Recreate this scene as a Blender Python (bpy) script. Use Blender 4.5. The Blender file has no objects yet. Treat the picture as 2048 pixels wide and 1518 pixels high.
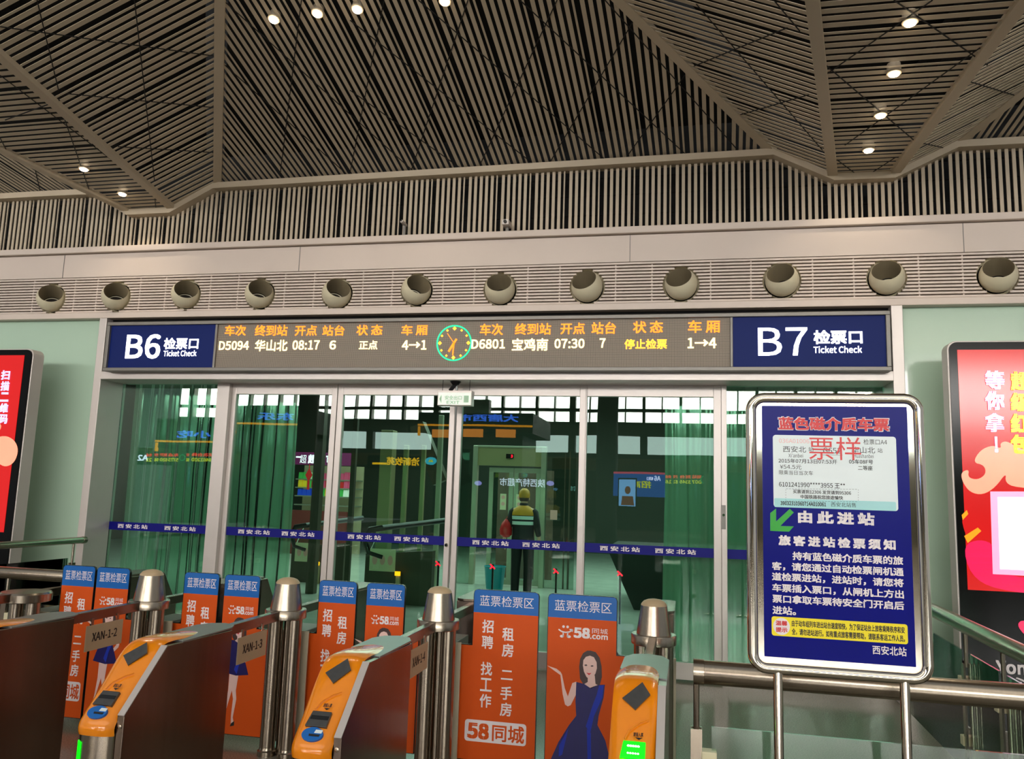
import bpy, bmesh, math, random
from mathutils import Vector, Matrix
from math import sin, cos, pi, radians, sqrt, atan2
random.seed(7)
SC = bpy.context.scene
COL = SC.collection

# ------------------------------------------------------------------ camera, world, exposure
EYE = Vector((0, 0, 1.65))
FOC, PITCH, ROLL, YAW = 1620.0, radians(8.0), radians(1.87), radians(12.4)
f0 = Vector((-sin(YAW), cos(YAW), 0)); r0 = Vector((cos(YAW), sin(YAW), 0)); zz = Vector((0, 0, 1))
FWD = cos(PITCH)*f0 + sin(PITCH)*zz
u0 = cos(PITCH)*zz - sin(PITCH)*f0
RGT = cos(ROLL)*r0 + sin(ROLL)*u0
UPV = cos(ROLL)*u0 - sin(ROLL)*r0
cam_data = bpy.data.cameras.new('camera'); cam = bpy.data.objects.new('camera', cam_data); COL.objects.link(cam)
m = Matrix((RGT, UPV, -FWD)).transposed().to_4x4(); m.translation = EYE
cam.matrix_world = m
cam_data.sensor_fit = 'HORIZONTAL'; cam_data.sensor_width = 36; cam_data.lens = FOC/2048*36
cam_data.clip_end = 300
SC.camera = cam

w = bpy.data.worlds.new('world'); SC.world = w; w.use_nodes = True
w.node_tree.nodes['Background'].inputs[0].default_value = (0.80, 0.84, 0.86, 1)
w.node_tree.nodes['Background'].inputs[1].default_value = 0.45
SC.view_settings.view_transform = 'Standard'; SC.view_settings.look = 'None'
SC.view_settings.gamma = 1; SC.view_settings.use_curve_mapping = False
SC.view_settings.exposure = 0.0
SC.cycles.max_bounces = 10; SC.cycles.transparent_max_bounces = 24
SC.cycles.glossy_bounces = 5; SC.cycles.diffuse_bounces = 4

def area(name, loc, rot, sx, sy, power, color=(1, 1, 1)):
    d = bpy.data.lights.new(name, 'AREA'); d.shape = 'RECTANGLE'; d.size = sx; d.size_y = sy; d.energy = power; d.color = color
    o = bpy.data.objects.new(name, d); COL.objects.link(o); o.location = loc; o.rotation_euler = rot
    return o
# added unseen fill lamps over the waiting hall and over the concourse
HALL_POWER, CONC_POWER = 700, 900
area('hall_fill_lamp', (-2, -7, 9.6), (0, 0, 0), 24, 8, HALL_POWER, (1.0, 0.93, 0.82))
area('concourse_fill_lamp', (-3, 15.5, 4.2), (0, 0, 0), 14, 6, CONC_POWER, (0.9, 1.0, 0.95))

# ------------------------------------------------------------------ layout helpers
def at(x, y, Y):
    """the point of the photographed place on the plane at depth Y that the photo's pixel shows"""
    r = FWD + RGT*((x-1024)/FOC) - UPV*((y-759)/FOC)
    return EYE + r*((Y-EYE.y)/r.y)
def at_x(x, y, X):
    r = FWD + RGT*((x-1024)/FOC) - UPV*((y-759)/FOC)
    return EYE + r*((X-EYE.x)/r.x)
def on_plane(x, y, n, d):
    r = FWD + RGT*((x-1024)/FOC) - UPV*((y-759)/FOC)
    return EYE + r*((d-n.dot(EYE))/n.dot(r))

def lin(c):
    c /= 255.0
    return c/12.92 if c <= 0.04045 else ((c+0.055)/1.055)**2.4
def rgb(r, g, b): return (lin(r), lin(g), lin(b), 1)

def mat(name, col, rough=0.5, metal=0.0, emit=None, strength=0.0, noise=0.0, nscale=8.0, coat=0.0, bump=0.0, stretch=None, spec=0.5):
    m = bpy.data.materials.new(name); m.use_nodes = True
    nt = m.node_tree; b = nt.nodes['Principled BSDF']
    b.inputs['Base Color'].default_value = col; b.inputs['Roughness'].default_value = rough; b.inputs['Metallic'].default_value = metal
    b.inputs['Coat Weight'].default_value = coat; b.inputs['Specular IOR Level'].default_value = spec
    if emit:
        b.inputs['Emission Color'].default_value = emit; b.inputs['Emission Strength'].default_value = strength
    if noise or bump:
        tc = nt.nodes.new('ShaderNodeTexCoord'); nz = nt.nodes.new('ShaderNodeTexNoise')
        nz.inputs['Scale'].default_value = nscale; nz.inputs['Detail'].default_value = 3
        src = tc.outputs['Object']
        if stretch:
            mp = nt.nodes.new('ShaderNodeMapping'); mp.inputs['Scale'].default_value = stretch
            nt.links.new(src, mp.inputs[0]); src = mp.outputs[0]
        nt.links.new(src, nz.inputs['Vector'])
        if noise:
            mx = nt.nodes.new('ShaderNodeMix'); mx.data_type = 'RGBA'; mx.blend_type = 'MULTIPLY'; mx.inputs[0].default_value = noise
            mx.inputs[6].default_value = col; nt.links.new(nz.outputs['Color'], mx.inputs[7])
            cr = nt.nodes.new('ShaderNodeMapRange'); cr.inputs[1].default_value = 0.3; cr.inputs[2].default_value = 0.7
            cr.inputs[3].default_value = 0.5; cr.inputs[4].default_value = 1.3
            nt.links.new(nz.outputs['Fac'], cr.inputs[0]); nt.links.new(cr.outputs[0], mx.inputs[7])
            nt.links.new(mx.outputs[2], b.inputs['Base Color'])
        if bump:
            bp = nt.nodes.new('ShaderNodeBump'); bp.inputs['Strength'].default_value = bump; bp.inputs['Distance'].default_value = 0.01
            nt.links.new(nz.outputs['Fac'], bp.inputs['Height']); nt.links.new(bp.outputs[0], b.inputs['Normal'])
    return m

def glass_mat(name, tint, ior=1.5, gain=1.0, rough=0.0, body=None, body_fac=0.0, wave=0.0):
    m = bpy.data.materials.new(name); m.use_nodes = True; nt = m.node_tree; nt.nodes.clear()
    out = nt.nodes.new('ShaderNodeOutputMaterial'); tr = nt.nodes.new('ShaderNodeBsdfTransparent'); gl = nt.nodes.new('ShaderNodeBsdfGlossy')
    tr.inputs[0].default_value = tint; gl.inputs['Roughness'].default_value = rough
    fr = nt.nodes.new('ShaderNodeFresnel'); fr.inputs[0].default_value = ior
    mu = nt.nodes.new('ShaderNodeMath'); mu.operation = 'MULTIPLY'; mu.inputs[1].default_value = gain; mu.use_clamp = True
    nt.links.new(fr.outputs[0], mu.inputs[0])
    mix = nt.nodes.new('ShaderNodeMixShader'); nt.links.new(mu.outputs[0], mix.inputs[0]); nt.links.new(gl.outputs[0], mix.inputs[2])
    base = tr
    if body:
        df = nt.nodes.new('ShaderNodeBsdfPrincipled'); df.inputs['Base Color'].default_value = body; df.inputs['Roughness'].default_value = 0.6
        m2 = nt.nodes.new('ShaderNodeMixShader'); m2.inputs[0].default_value = body_fac
        nt.links.new(tr.outputs[0], m2.inputs[1]); nt.links.new(df.outputs[0], m2.inputs[2]); base = m2
    nt.links.new(base.outputs[0], mix.inputs[1]); nt.links.new(mix.outputs[0], out.inputs[0])
    if wave:
        tc = nt.nodes.new('ShaderNodeTexCoord'); mp = nt.nodes.new('ShaderNodeMapping'); mp.inputs['Scale'].default_value = (1, 1, 1)
        nz = nt.nodes.new('ShaderNodeTexNoise'); nz.inputs['Scale'].default_value = 0.9; nz.inputs['Detail'].default_value = 1
        bp = nt.nodes.new('ShaderNodeBump'); bp.inputs['Strength'].default_value = wave; bp.inputs['Distance'].default_value = 0.02
        nt.links.new(tc.outputs['Object'], mp.inputs[0]); nt.links.new(mp.outputs[0], nz.inputs['Vector'])
        nt.links.new(nz.outputs['Fac'], bp.inputs['Height']); nt.links.new(bp.outputs[0], gl.inputs['Normal'])
    return m

class MB:
    def __init__(self): self.v = []; self.f = []
    def add(self, vs, fs):
        n = len(self.v); self.v += [Vector(p) for p in vs]; self.f += [tuple(i+n for i in f) for f in fs]; return self
    def box(self, x0, x1, y0, y1, z0, z1):
        vs = [(x, y, z) for x in (x0, x1) for y in (y0, y1) for z in (z0, z1)]
        return self.add(vs, [(0, 1, 3, 2), (4, 6, 7, 5), (0, 4, 5, 1), (2, 3, 7, 6), (0, 2, 6, 4), (1, 5, 7, 3)])
    def prism(self, poly, axis, a, b):
        """poly: 2D outline; axis 'y': (x,z) swept from y=a to b; 'x': (y,z); 'z': (x,y)"""
        def P(p, t):
            return (p[0], t, p[1]) if axis == 'y' else (t, p[0], p[1]) if axis == 'x' else (p[0], p[1], t)
        n = len(poly)
        vs = [P(p, a) for p in poly] + [P(p, b) for p in poly]
        fs = [tuple(range(n)), tuple(range(2*n-1, n-1, -1))] + [(i, (i+1) % n, n+(i+1) % n, n+i) for i in range(n)]
        return self.add(vs, fs)
    def tube(self, pts, r, n=12, closed=False, cap=True):
        pts = [Vector(p) for p in pts]; k = len(pts); rings = []
        rr = r if isinstance(r, (list, tuple)) else [r]*k
        t0 = None; nrm = None
        for i, p in enumerate(pts):
            if closed: t = (pts[(i+1) % k]-pts[i-1]).normalized()
            else: t = (pts[min(i+1, k-1)]-pts[max(i-1, 0)]).normalized()
            if nrm is None:
                nrm = t.orthogonal().normalized()
            else:
                nrm = (nrm - t*nrm.dot(t)).normalized()
            bn = t.cross(nrm)
            sc = 1.0
            rings.append([p + (nrm*cos(2*pi*j/n) + bn*sin(2*pi*j/n))*rr[i]*sc for j in range(n)])
        vs = [q for ring in rings for q in ring]; fs = []
        for i in range(k if closed else k-1):
            a = i*n; b = ((i+1) % k)*n
            fs += [(a+j, a+(j+1) % n, b+(j+1) % n, b+j) for j in range(n)]
        if cap and not closed: fs += [tuple(range(n-1, -1, -1)), tuple((k-1)*n+j for j in range(n))]
        return self.add(vs, fs)
    def lathe(self, prof, c, n=24, axis='z', cap=True):
        c = Vector(c); vs = []; fs = []
        for (r, h) in prof:
            for j in range(n):
                a = 2*pi*j/n
                d = Vector((r*cos(a), r*sin(a), h)) if axis == 'z' else Vector((r*cos(a), h, r*sin(a))) if axis == 'y' else Vector((h, r*cos(a), r*sin(a)))
                vs.append(c+d)
        k = len(prof)
        for i in range(k-1):
            fs += [(i*n+j, i*n+(j+1) % n, (i+1)*n+(j+1) % n, (i+1)*n+j) for j in range(n)]
        if cap: fs += [tuple(range(n-1, -1, -1)), tuple((k-1)*n+j for j in range(n))]
        return self.add(vs, fs)
    def beam(self, a, b, wd, hg, up=(0, 0, 1)):
        a = Vector(a); b = Vector(b); t = (b-a).normalized(); s = t.cross(Vector(up)).normalized(); u = s.cross(t)
        vs = [p + s*sx*wd/2 + u*su*hg/2 for p in (a, b) for sx in (-1, 1) for su in (-1, 1)]
        return self.add(vs, [(0, 1, 3, 2), (4, 6, 7, 5), (0, 4, 5, 1), (2, 3, 7, 6), (0, 2, 6, 4), (1, 5, 7, 3)])

def rrect(x0, x1, z0, z1, r, n=5):
    out = []
    for cx, cz, a0 in ((x1-r, z1-r, 0), (x0+r, z1-r, 90), (x0+r, z0+r, 180), (x1-r, z0+r, 270)):
        for i in range(n+1):
            a = radians(a0+90*i/n); out.append((cx+r*cos(a), cz+r*sin(a)))
    return out
def ellipse(cx, cz, rx, rz, n=28): return [(cx+rx*cos(2*pi*i/n), cz+rz*sin(2*pi*i/n)) for i in range(n)]

def root_of(o):
    while o.parent: o = o.parent
    return o
def obj(name, mb, material, parent=None, smooth=False, bevel=0.0):
    me = bpy.data.meshes.new(name)
    off = root_of(parent).location if parent else Vector((0, 0, 0))
    me.from_pydata([v-off for v in mb.v], [], mb.f); me.validate()
    bm = bmesh.new(); bm.from_mesh(me); bmesh.ops.recalc_face_normals(bm, faces=bm.faces); bm.to_mesh(me); bm.free()
    o = bpy.data.objects.new(name, me); COL.objects.link(o)
    me.materials.append(material)
    if parent: o.parent = parent
    if smooth: me.shade_smooth(); me.set_sharp_from_angle(angle=radians(38))
    if bevel:
        md = o.modifiers.new('bevel', 'BEVEL'); md.width = bevel; md.segments = 2; md.limit_method = 'ANGLE'
    return o
def tag(o, label, cat, group=None, kind=None):
    if label: o['label'] = label
    if cat: o['category'] = cat
    if group: o['group'] = group
    if kind: o['kind'] = kind
    return o
def struct(name, mb, material, label=None, cat=None, **k):
    o = obj(name, mb, material, None, **k); o['kind'] = 'structure'
    tag(o, label, cat); return o
def thing(name, label, cat, loc=(0, 0, 0), group=None):
    o = bpy.data.objects.new(name, None); COL.objects.link(o); o.location = loc; o.empty_display_size = 0.1
    return tag(o, label, cat, group)
def dup(root, loc, label=None, group=None):
    r = root.copy(); COL.objects.link(r); r.location = loc
    if label: r['label'] = label
    if group: r['group'] = group
    def rec(src, dst):
        for ch in list(src.children):
            c = ch.copy(); COL.objects.link(c); c.parent = dst; rec(ch, c)
    rec(root, r)
    return r

import os
FONT = None
try:
    fp = os.path.join(bpy.utils.system_resource('DATAFILES'), 'fonts', 'Noto Sans CJK Regular.woff2')   # the typeface Blender ships with
    if os.path.exists(fp): FONT = bpy.data.fonts.load(fp)
except Exception: FONT = None
def text_mesh(s, bold=0.0, spacing=1.0):
    """outline of a line of lettering; bold thickens its strokes by overlaying shifted copies"""
    cu = bpy.data.curves.new('t', 'FONT'); cu.body = s; cu.size = 1; cu.space_character = spacing
    if FONT: cu.font = FONT
    cu.resolution_u = 3; cu.align_x = 'LEFT'
    o = bpy.data.objects.new('t', cu); COL.objects.link(o)
    dg = bpy.context.evaluated_depsgraph_get()
    me = bpy.data.meshes.new_from_object(o.evaluated_get(dg))
    vs = [v.co.copy() for v in me.vertices]; fs = [tuple(p.vertices) for p in me.polygons]
    bpy.data.objects.remove(o); bpy.data.curves.remove(cu); bpy.data.meshes.remove(me)
    if bold > 0:
        bold = min(0.55*bold, 0.016)
        V, F = [], []
        for kz, (dx, dy) in enumerate(((-1, -1), (1, -1), (-1, 1), (1, 1))):
            n = len(V); V += [v + Vector((dx*bold, dy*bold, kz*0.00018)) for v in vs]; F += [tuple(i+n for i in f) for f in fs]
        vs, fs = V, F
    return vs, fs
def tbox(mb, s, x0, x1, z0, z1, y, bold=0.0, face=-1, spacing=1.0):
    """lettering fitted to a box on the plane y; face -1 reads from -y, +1 reads from +y"""
    vs, fs = text_mesh(s, bold, spacing)
    if not vs: return mb
    ax = min(v.x for v in vs); bx = max(v.x for v in vs); az = min(v.y for v in vs); bz = max(v.y for v in vs)
    sx = (x1-x0)/max(bx-ax, 1e-6); sz = (z1-z0)/max(bz-az, 1e-6)
    out = []
    for v in vs:
        X = x0+(v.x-ax)*sx if face < 0 else x1-(v.x-ax)*sx
        out.append((X, y+face*v.z, z0+(v.y-az)*sz))
    return mb.add(out, fs)
def tpx(mb, s, px0, px1, ymid, hpx, Y, bold=0.0, spacing=1.0):
    """lettering on a plane facing the photographer, measured on the photo"""
    a = at(px0, ymid, Y); b = at(px1, ymid, Y); c = at((px0+px1)/2, ymid, Y)
    h = (at((px0+px1)/2, ymid-hpx/2, Y)-at((px0+px1)/2, ymid+hpx/2, Y)).z
    return tbox(mb, s, a.x, b.x, c.z-h/2, c.z+h/2, Y, bold, -1, spacing)

# ------------------------------------------------------------------ materials
M = {}
M['beige'] = mat('painted_beige_panel', rgb(214, 198, 186), 0.45, noise=0.06, nscale=1.5)
M['slat'] = mat('ceiling_slat_paint', rgb(196, 180, 156), 0.5, noise=0.15, nscale=0.7)
M['void'] = mat('void_shade', rgb(5, 4, 4), 0.9, noise=0.3)  # near black: shade behind the slats put into the colour
M['rod'] = mat('dark_hanger_rod', rgb(14, 13, 12), 0.7, noise=0.1)
M['floor'] = mat('granite_floor', rgb(128, 122, 108), 0.16, noise=0.75, nscale=120)
M['green_wall'] = mat('back_painted_green_glass', rgb(182, 208, 186), 0.12, noise=0.04, nscale=0.8, coat=0.4)
M['alu'] = mat('satin_aluminium', rgb(205, 196, 190), 0.38, 0.35, noise=0.05, nscale=3)
M['alu_dark'] = mat('grey_sign_frame', rgb(120, 116, 110), 0.4, 0.4, noise=0.05)
M['steel'] = mat('brushed_stainless', rgb(164, 152, 136), 0.27, 1.0, noise=0.12, nscale=4, stretch=(30, 30, 0.6))
M['steel_dark'] = mat('brushed_side_panel', rgb(138, 122, 110), 0.24, 1.0, noise=0.2, nscale=3, stretch=(8, 8, 0.4))
M['chrome'] = mat('polished_chrome', rgb(225, 215, 200), 0.07, 1.0, noise=0.03)
M['orange'] = mat('glossy_orange_plastic', rgb(246, 142, 10), 0.22, coat=0.6, noise=0.04)
M['ad_orange'] = mat('orange_printed_film', rgb(214, 84, 22), 0.4, spec=0.25, noise=0.04, nscale=2)
M['ad_blue'] = mat('blue_printed_film', rgb(8, 98, 178), 0.35, noise=0.04, nscale=2)
M['print_white'] = mat('white_print', rgb(236, 226, 226), 0.4, noise=0.03)
M['print_black'] = mat('black_print', rgb(22, 20, 20), 0.5, noise=0.05)
M['print_red'] = mat('red_print', rgb(214, 36, 40), 0.4, noise=0.05)
M['print_pink'] = mat('pink_print', rgb(236, 170, 165), 0.4, noise=0.05)
M['board_blue'] = mat('notice_blue_film', rgb(2, 9, 118), 0.3, noise=0.04, nscale=2, spec=0.12)
M['print_green'] = mat('green_print', rgb(0, 160, 20), 0.4, noise=0.05)
M['print_yellow'] = mat('yellow_print', rgb(246, 226, 12), 0.4, noise=0.03)
M['card'] = mat('pale_ticket_print', rgb(222, 232, 232), 0.35, noise=0.06, nscale=5)
M['card_teal'] = mat('teal_ticket_print', rgb(160, 214, 214), 0.35, noise=0.05)
M['strip_blue'] = mat('navy_warning_film', rgb(6, 8, 122), 0.4, noise=0.04, spec=0.2)
M['black'] = mat('black_plastic', rgb(14, 13, 13), 0.25, noise=0.1)
M['dark_slot'] = mat('smoked_window', rgb(60, 58, 55), 0.1, noise=0.25, nscale=30, coat=0.5)
M['cream'] = mat('cream_plastic', rgb(222, 214, 178), 0.35, noise=0.04)
M['tan'] = mat('tan_plate', rgb(190, 166, 132), 0.45, noise=0.06)
M['skin'] = mat('skin', rgb(216, 164, 138), 0.5, noise=0.05)
M['print_skin'] = mat('printed_skin', rgb(238, 200, 190), 0.4, noise=0.04)
M['print_hair'] = mat('printed_hair', rgb(66, 46, 44), 0.4, noise=0.2, nscale=30)
M['print_dress'] = mat('printed_navy_dress', rgb(22, 16, 92), 0.4, noise=0.2, nscale=20, stretch=(3, 1, 0.6))
M['print_fold'] = mat('printed_bright_fold', rgb(20, 50, 178), 0.4, noise=0.1)
M['sign_navy'] = mat('backlit_navy_panel', rgb(10, 26, 84), 0.45, spec=0.12, emit=rgb(16, 34, 92), strength=0.3, noise=0.08, nscale=1)
M['sign_white'] = mat('backlit_white_lettering', rgb(255, 255, 255), 0.5, emit=(0.98, 0.96, 1, 1), strength=2.2, noise=0.01)
M['led_orange'] = mat('led_orange', rgb(255, 120, 20), 0.5, emit=rgb(255, 138, 20), strength=1.6, noise=0.01)
M['led_amber'] = mat('led_amber', rgb(255, 180, 60), 0.5, emit=rgb(255, 176, 40), strength=1.9, noise=0.01)
M['led_yellow'] = mat('led_yellow', rgb(255, 240, 190), 0.5, emit=rgb(255, 226, 150), strength=2.0, noise=0.01)
M['led_green'] = mat('led_green', rgb(20, 220, 150), 0.5, emit=rgb(20, 220, 140), strength=1.6, noise=0.01)
M['lamp_green'] = mat('green_indicator', rgb(10, 230, 20), 0.4, emit=rgb(0, 230, 10), strength=1.6, noise=0.01)
M['lamp_white'] = mat('green_white_led_dots', rgb(220, 255, 220), 0.4, emit=rgb(210, 255, 210), strength=3.0, noise=0.01)
M['lamp_red'] = mat('red_indicator', rgb(255, 20, 40), 0.4, emit=rgb(255, 16, 40), strength=4.5, noise=0.01)
M['lamp_amber'] = mat('amber_indicator', rgb(255, 170, 20), 0.4, emit=rgb(255, 150, 10), strength=3, noise=0.01)
M['downlight'] = mat('downlight_lens', rgb(255, 240, 210), 0.4, emit=rgb(255, 232, 196), strength=26, noise=0.01)
M['day'] = mat('daylit_window', rgb(240, 248, 255), 0.4, emit=(1.0, 0.965, 0.92, 1), strength=26, noise=0.01)
M['day_soft'] = mat('soft_daylit_window', rgb(220, 240, 240), 0.4, emit=(0.80, 0.95, 0.93, 1), strength=6, noise=0.01)
M['ivory'] = mat('ivory_nozzle', rgb(216, 206, 176), 0.35, noise=0.05)
M['throat'] = mat('nozzle_throat_shade', rgb(124, 112, 88), 0.6, noise=0.05)  # darker than the ball: shade inside the opening put into the colour
M['duct'] = mat('duct_shade', rgb(38, 33, 28), 0.8, noise=0.2)  # dark tone stands in for shade inside nozzles and behind louvres
M['red_screen'] = mat('red_screen', rgb(120, 4, 6), 0.12, emit=rgb(232, 26, 24), strength=0.8, noise=0.35, nscale=2.2)
M['screen_white'] = mat('screen_white', rgb(250, 230, 240), 0.2, emit=rgb(250, 226, 244), strength=0.9, noise=0.01)
M['screen_pink'] = mat('screen_pink', rgb(240, 170, 200), 0.2, emit=rgb(240, 160, 200), strength=0.8, noise=0.01)
M['screen_yellow'] = mat('screen_yellow', rgb(250, 230, 0), 0.2, emit=rgb(250, 226, 0), strength=0.95, noise=0.01)
M['screen_peach'] = mat('screen_peach', rgb(244, 170, 140), 0.15, emit=rgb(244, 150, 118), strength=0.75, noise=0.25, nscale=3)
M['screen_magenta'] = mat('screen_magenta', rgb(220, 20, 80), 0.15, emit=rgb(226, 22, 84), strength=0.75, noise=0.5, nscale=6, stretch=(1, 1, 9))
M['screen_gold'] = mat('screen_gold', rgb(230, 150, 20), 0.15, emit=rgb(230, 150, 20), strength=0.8, noise=0.2)
M['screen_lilac'] = mat('screen_lilac', rgb(200, 200, 255), 0.2, emit=rgb(196, 200, 255), strength=0.95, noise=0.01)

def led_panel_mat():
    m = mat('led_matrix', rgb(112, 103, 92), 0.55); nt = m.node_tree; b = nt.nodes['Principled BSDF']
    tc = nt.nodes.new('ShaderNodeTexCoord'); mp = nt.nodes.new('ShaderNodeMapping'); mp.inputs['Scale'].default_value = (96, 96, 96)
    nt.links.new(tc.outputs['Object'], mp.inputs[0])
    vo = nt.nodes.new('ShaderNodeSeparateXYZ'); nt.links.new(mp.outputs[0], vo.inputs[0])
    outs = []
    for ax in ('X', 'Z'):
        fr = nt.nodes.new('ShaderNodeMath'); fr.operation = 'FRACT'; nt.links.new(vo.outputs[ax], fr.inputs[0])
        gt = nt.nodes.new('ShaderNodeMath'); gt.operation = 'GREATER_THAN'; gt.inputs[1].default_value = 0.35; nt.links.new(fr.outputs[0], gt.inputs[0]); outs.append(gt)
    mu = nt.nodes.new('ShaderNodeMath'); mu.operation = 'MULTIPLY'; nt.links.new(outs[0].outputs[0], mu.inputs[0]); nt.links.new(outs[1].outputs[0], mu.inputs[1])
    mx = nt.nodes.new('ShaderNodeMix'); mx.data_type = 'RGBA'; nt.links.new(mu.outputs[0], mx.inputs[0])
    mx.inputs[6].default_value = rgb(98, 88, 78); mx.inputs[7].default_value = rgb(172, 158, 140)
    nt.links.new(mx.outputs[2], b.inputs['Base Color'])
    return m
M['led_panel'] = led_panel_mat()
M['glass'] = glass_mat('door_glass', (0.68, 0.88, 0.78, 1), 1.5, 1.25, wave=0.05)
M['rail_glass'] = glass_mat('balustrade_glass', (0.80, 0.90, 0.84, 1), 1.5, 1.0)
M['pvc'] = glass_mat('strip_curtain_pvc', (0.62, 0.84, 0.72, 1), 1.5, 1.7, rough=0.07, body=rgb(170, 208, 182), body_fac=0.48)
M['acrylic'] = glass_mat('clear_acrylic', (0.80, 0.88, 0.86, 1), 1.5, 2.0, rough=0.05, body=rgb(190, 200, 196), body_fac=0.4)

YW, YG = 7.58, 7.88          # facade front and glass plane
XL, XR = -6.285, 1.745        # outer edges of the glazed entrance

# ------------------------------------------------------------------ setting: floor, facade, side walls
struct('floor', MB().box(-16, 12, -34, 7.95, -0.1, 0), M['floor'])
M['pale_floor'] = mat('pale_polished_concourse_floor', rgb(206, 210, 200), 0.14, noise=0.2, nscale=3)
struct('floor', MB().box(-16, 12, 7.95, 26, -0.1, 0), M['pale_floor'])
struct('wall_left', MB().box(-16, XL, 7.62, 7.9, 0, 3.42), M['green_wall'])
struct('wall_right', MB().box(1.835, 12, 7.62, 7.9, 0, 3.42), M['green_wall'])
b = MB().box(-16, 12, 7.55, 7.95, 3.875, 4.137)
for xs in (-6.9, -3.9, 0.0-0.55, 2.55):
    pass
struct('wall_front', b, M['beige'])
sb = MB()
for xs in (-6.85, -3.98, -0.55, 2.36): sb.box(xs, xs+0.006, 7.546, 7.552, 3.875, 4.137)
struct('trim_6', sb, M['alu_dark'])
struct('trim_1', MB().box(-16, 12, 7.50, 7.95, 4.145, 4.21), M['beige'], bevel=0.006)
struct('trim_2', MB().box(-16, 12, 7.52, 7.95, 3.40, 3.465), M['beige'], bevel=0.006)
struct('trim_3', MB().box(XL+0.09, XR, 7.50, 7.9, 2.725, 2.81).box(XL, XL+0.09, 7.52, 7.93, 0, 3.4).box(XR, XR+0.095, 7.52, 7.93, 0, 3.4), M['alu'], bevel=0.004)
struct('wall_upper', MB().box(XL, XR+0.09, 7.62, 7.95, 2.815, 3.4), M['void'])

# ------------------------------------------------------------------ ventilation grille and jet nozzles
g = thing('air_grille', 'long beige louvred air grille band running above the departure board', 'grille', (-2, 7.6, 3.47))
NOZ = [(97, 594), (227, 590), (367, 586), (515, 585), (670, 584), (830, 577), (998, 575), (1173, 570), (1362, 565), (1565, 557), (1776, 552), (2000, 547)]
NP = [at(x, y+1, 7.50) for x, y in NOZ]
NR = 0.150
lm = MB(); nl = 13
nx = sorted([p.x for p in NP])
for i in range(nl):
    z = 3.483 + i*(3.860-3.483)/(nl-1)
    segs = []; x = -16.0
    for p in NP:
        h = NR*1.12
        dz = abs(z-p.z)
        if dz < h:
            c = sqrt(h*h-dz*dz); segs.append((x, p.x-c)); x = p.x+c
    segs.append((x, 12.0))
    for a, c in segs: lm.box(a, c, 7.555, 7.60, z-0.0092, z+0.0092)
obj('louvre', lm, M['beige'], g)
mm = MB()
for i, p in enumerate(NP):
    for s in (-1, 1):
        x = p.x+s*0.27; mm.box(x-0.006, x+0.006, 7.568, 7.61, 3.47, 3.872)
obj('mullion', mm, M['beige'], g)
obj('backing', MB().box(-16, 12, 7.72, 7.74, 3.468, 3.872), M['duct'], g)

def nozzle(i, p):
    side = ['leftmost', 'second from left', 'third from left', 'fourth from left', 'fifth from left', 'sixth from left', 'sixth from right', 'fifth from right', 'fourth from right', 'third from right', 'second from right', 'rightmost'][i]
    t = thing('jet_nozzle', 'ivory ball air nozzle in the louvred grille, %s of the twelve' % side, 'air nozzle', (p.x, 7.53, p.z), 'jet nozzles along the grille')
    aim = Vector((0.70 if p.x < -2.6 else 0.10 if p.x < -1 else -0.28, -1, 0.62)).normalized()
    q = aim.to_track_quat('Z', 'Y'); c = Vector((p.x, 7.54, p.z)); R = NR
    def L(prof, n=32):
        mb = MB().lathe(prof, (0, 0, 0), n, cap=False); mb.v = [c + q @ v for v in mb.v]; return mb
    ro = R*0.80; th = math.asin(0.80)
    prof = [(R*sin(a), R*cos(a)) for a in [th + (pi*0.94-th)*k/14 for k in range(15)]]
    obj('ball', L(prof), M['ivory'], t, smooth=True)
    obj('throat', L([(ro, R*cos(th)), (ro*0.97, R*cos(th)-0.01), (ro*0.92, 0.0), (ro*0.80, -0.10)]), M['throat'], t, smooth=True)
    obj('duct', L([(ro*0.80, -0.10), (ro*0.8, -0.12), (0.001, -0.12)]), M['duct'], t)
    ring = MB().lathe([(R*1.12, 0.02), (R*1.14, 0.0), (R*1.14, 0.05), (R*1.0, 0.06)], (p.x, 7.55, p.z), 32, 'y', cap=False)
    obj('collar', ring, M['ivory'], t, smooth=True)
for i, p in enumerate(NP): nozzle(i, p)

# ------------------------------------------------------------------ slatted bulkhead and folded slat ceiling
YB = 7.62
ZP = [(-12.9, 4.90), (-7.09, 4.90), (-6.56, 4.895), (-6.091, 4.632), (-5.556, 4.634), (-5.044, 4.888), (0.774, 4.921), (1.303, 4.645), (1.819, 4.641), (2.352, 4.90), (8.2, 4.90)]
def ztop(x):
    for (xa, za), (xb, zb) in zip(ZP, ZP[1:]):
        if xa <= x <= xb: return za+(zb-za)*(x-xa)/(xb-xa)
    return 4.9
sl = MB(); per = 0.0575; x = -12.6; k = 0
while x < 8:
    wd = 0.030 if k % 6 else 0.014
    za, zb = ztop(x)-0.02, ztop(x+wd)-0.02
    sl.add([(x, YB, 4.2), (x+wd, YB, 4.2), (x+wd, YB+0.012, 4.2), (x, YB+0.012, 4.2), (x, YB, za), (x+wd, YB, zb), (x+wd, YB+0.012, zb), (x, YB+0.012, za)],
           [(0, 1, 5, 4), (1, 2, 6, 5), (2, 3, 7, 6), (3, 0, 4, 7), (4, 5, 6, 7)])
    x += per; k += 1
struct('wall_upper.001', sl, M['slat'])
bk = MB()
for (xa, za), (xb, zb) in zip(ZP, ZP[1:]):
    bk.add([(xa, YB+0.45, 4.1), (xb, YB+0.45, 4.1), (xb, YB+0.45, 9.0), (xa, YB+0.45, 9.0)], [(0, 1, 2, 3)])
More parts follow.
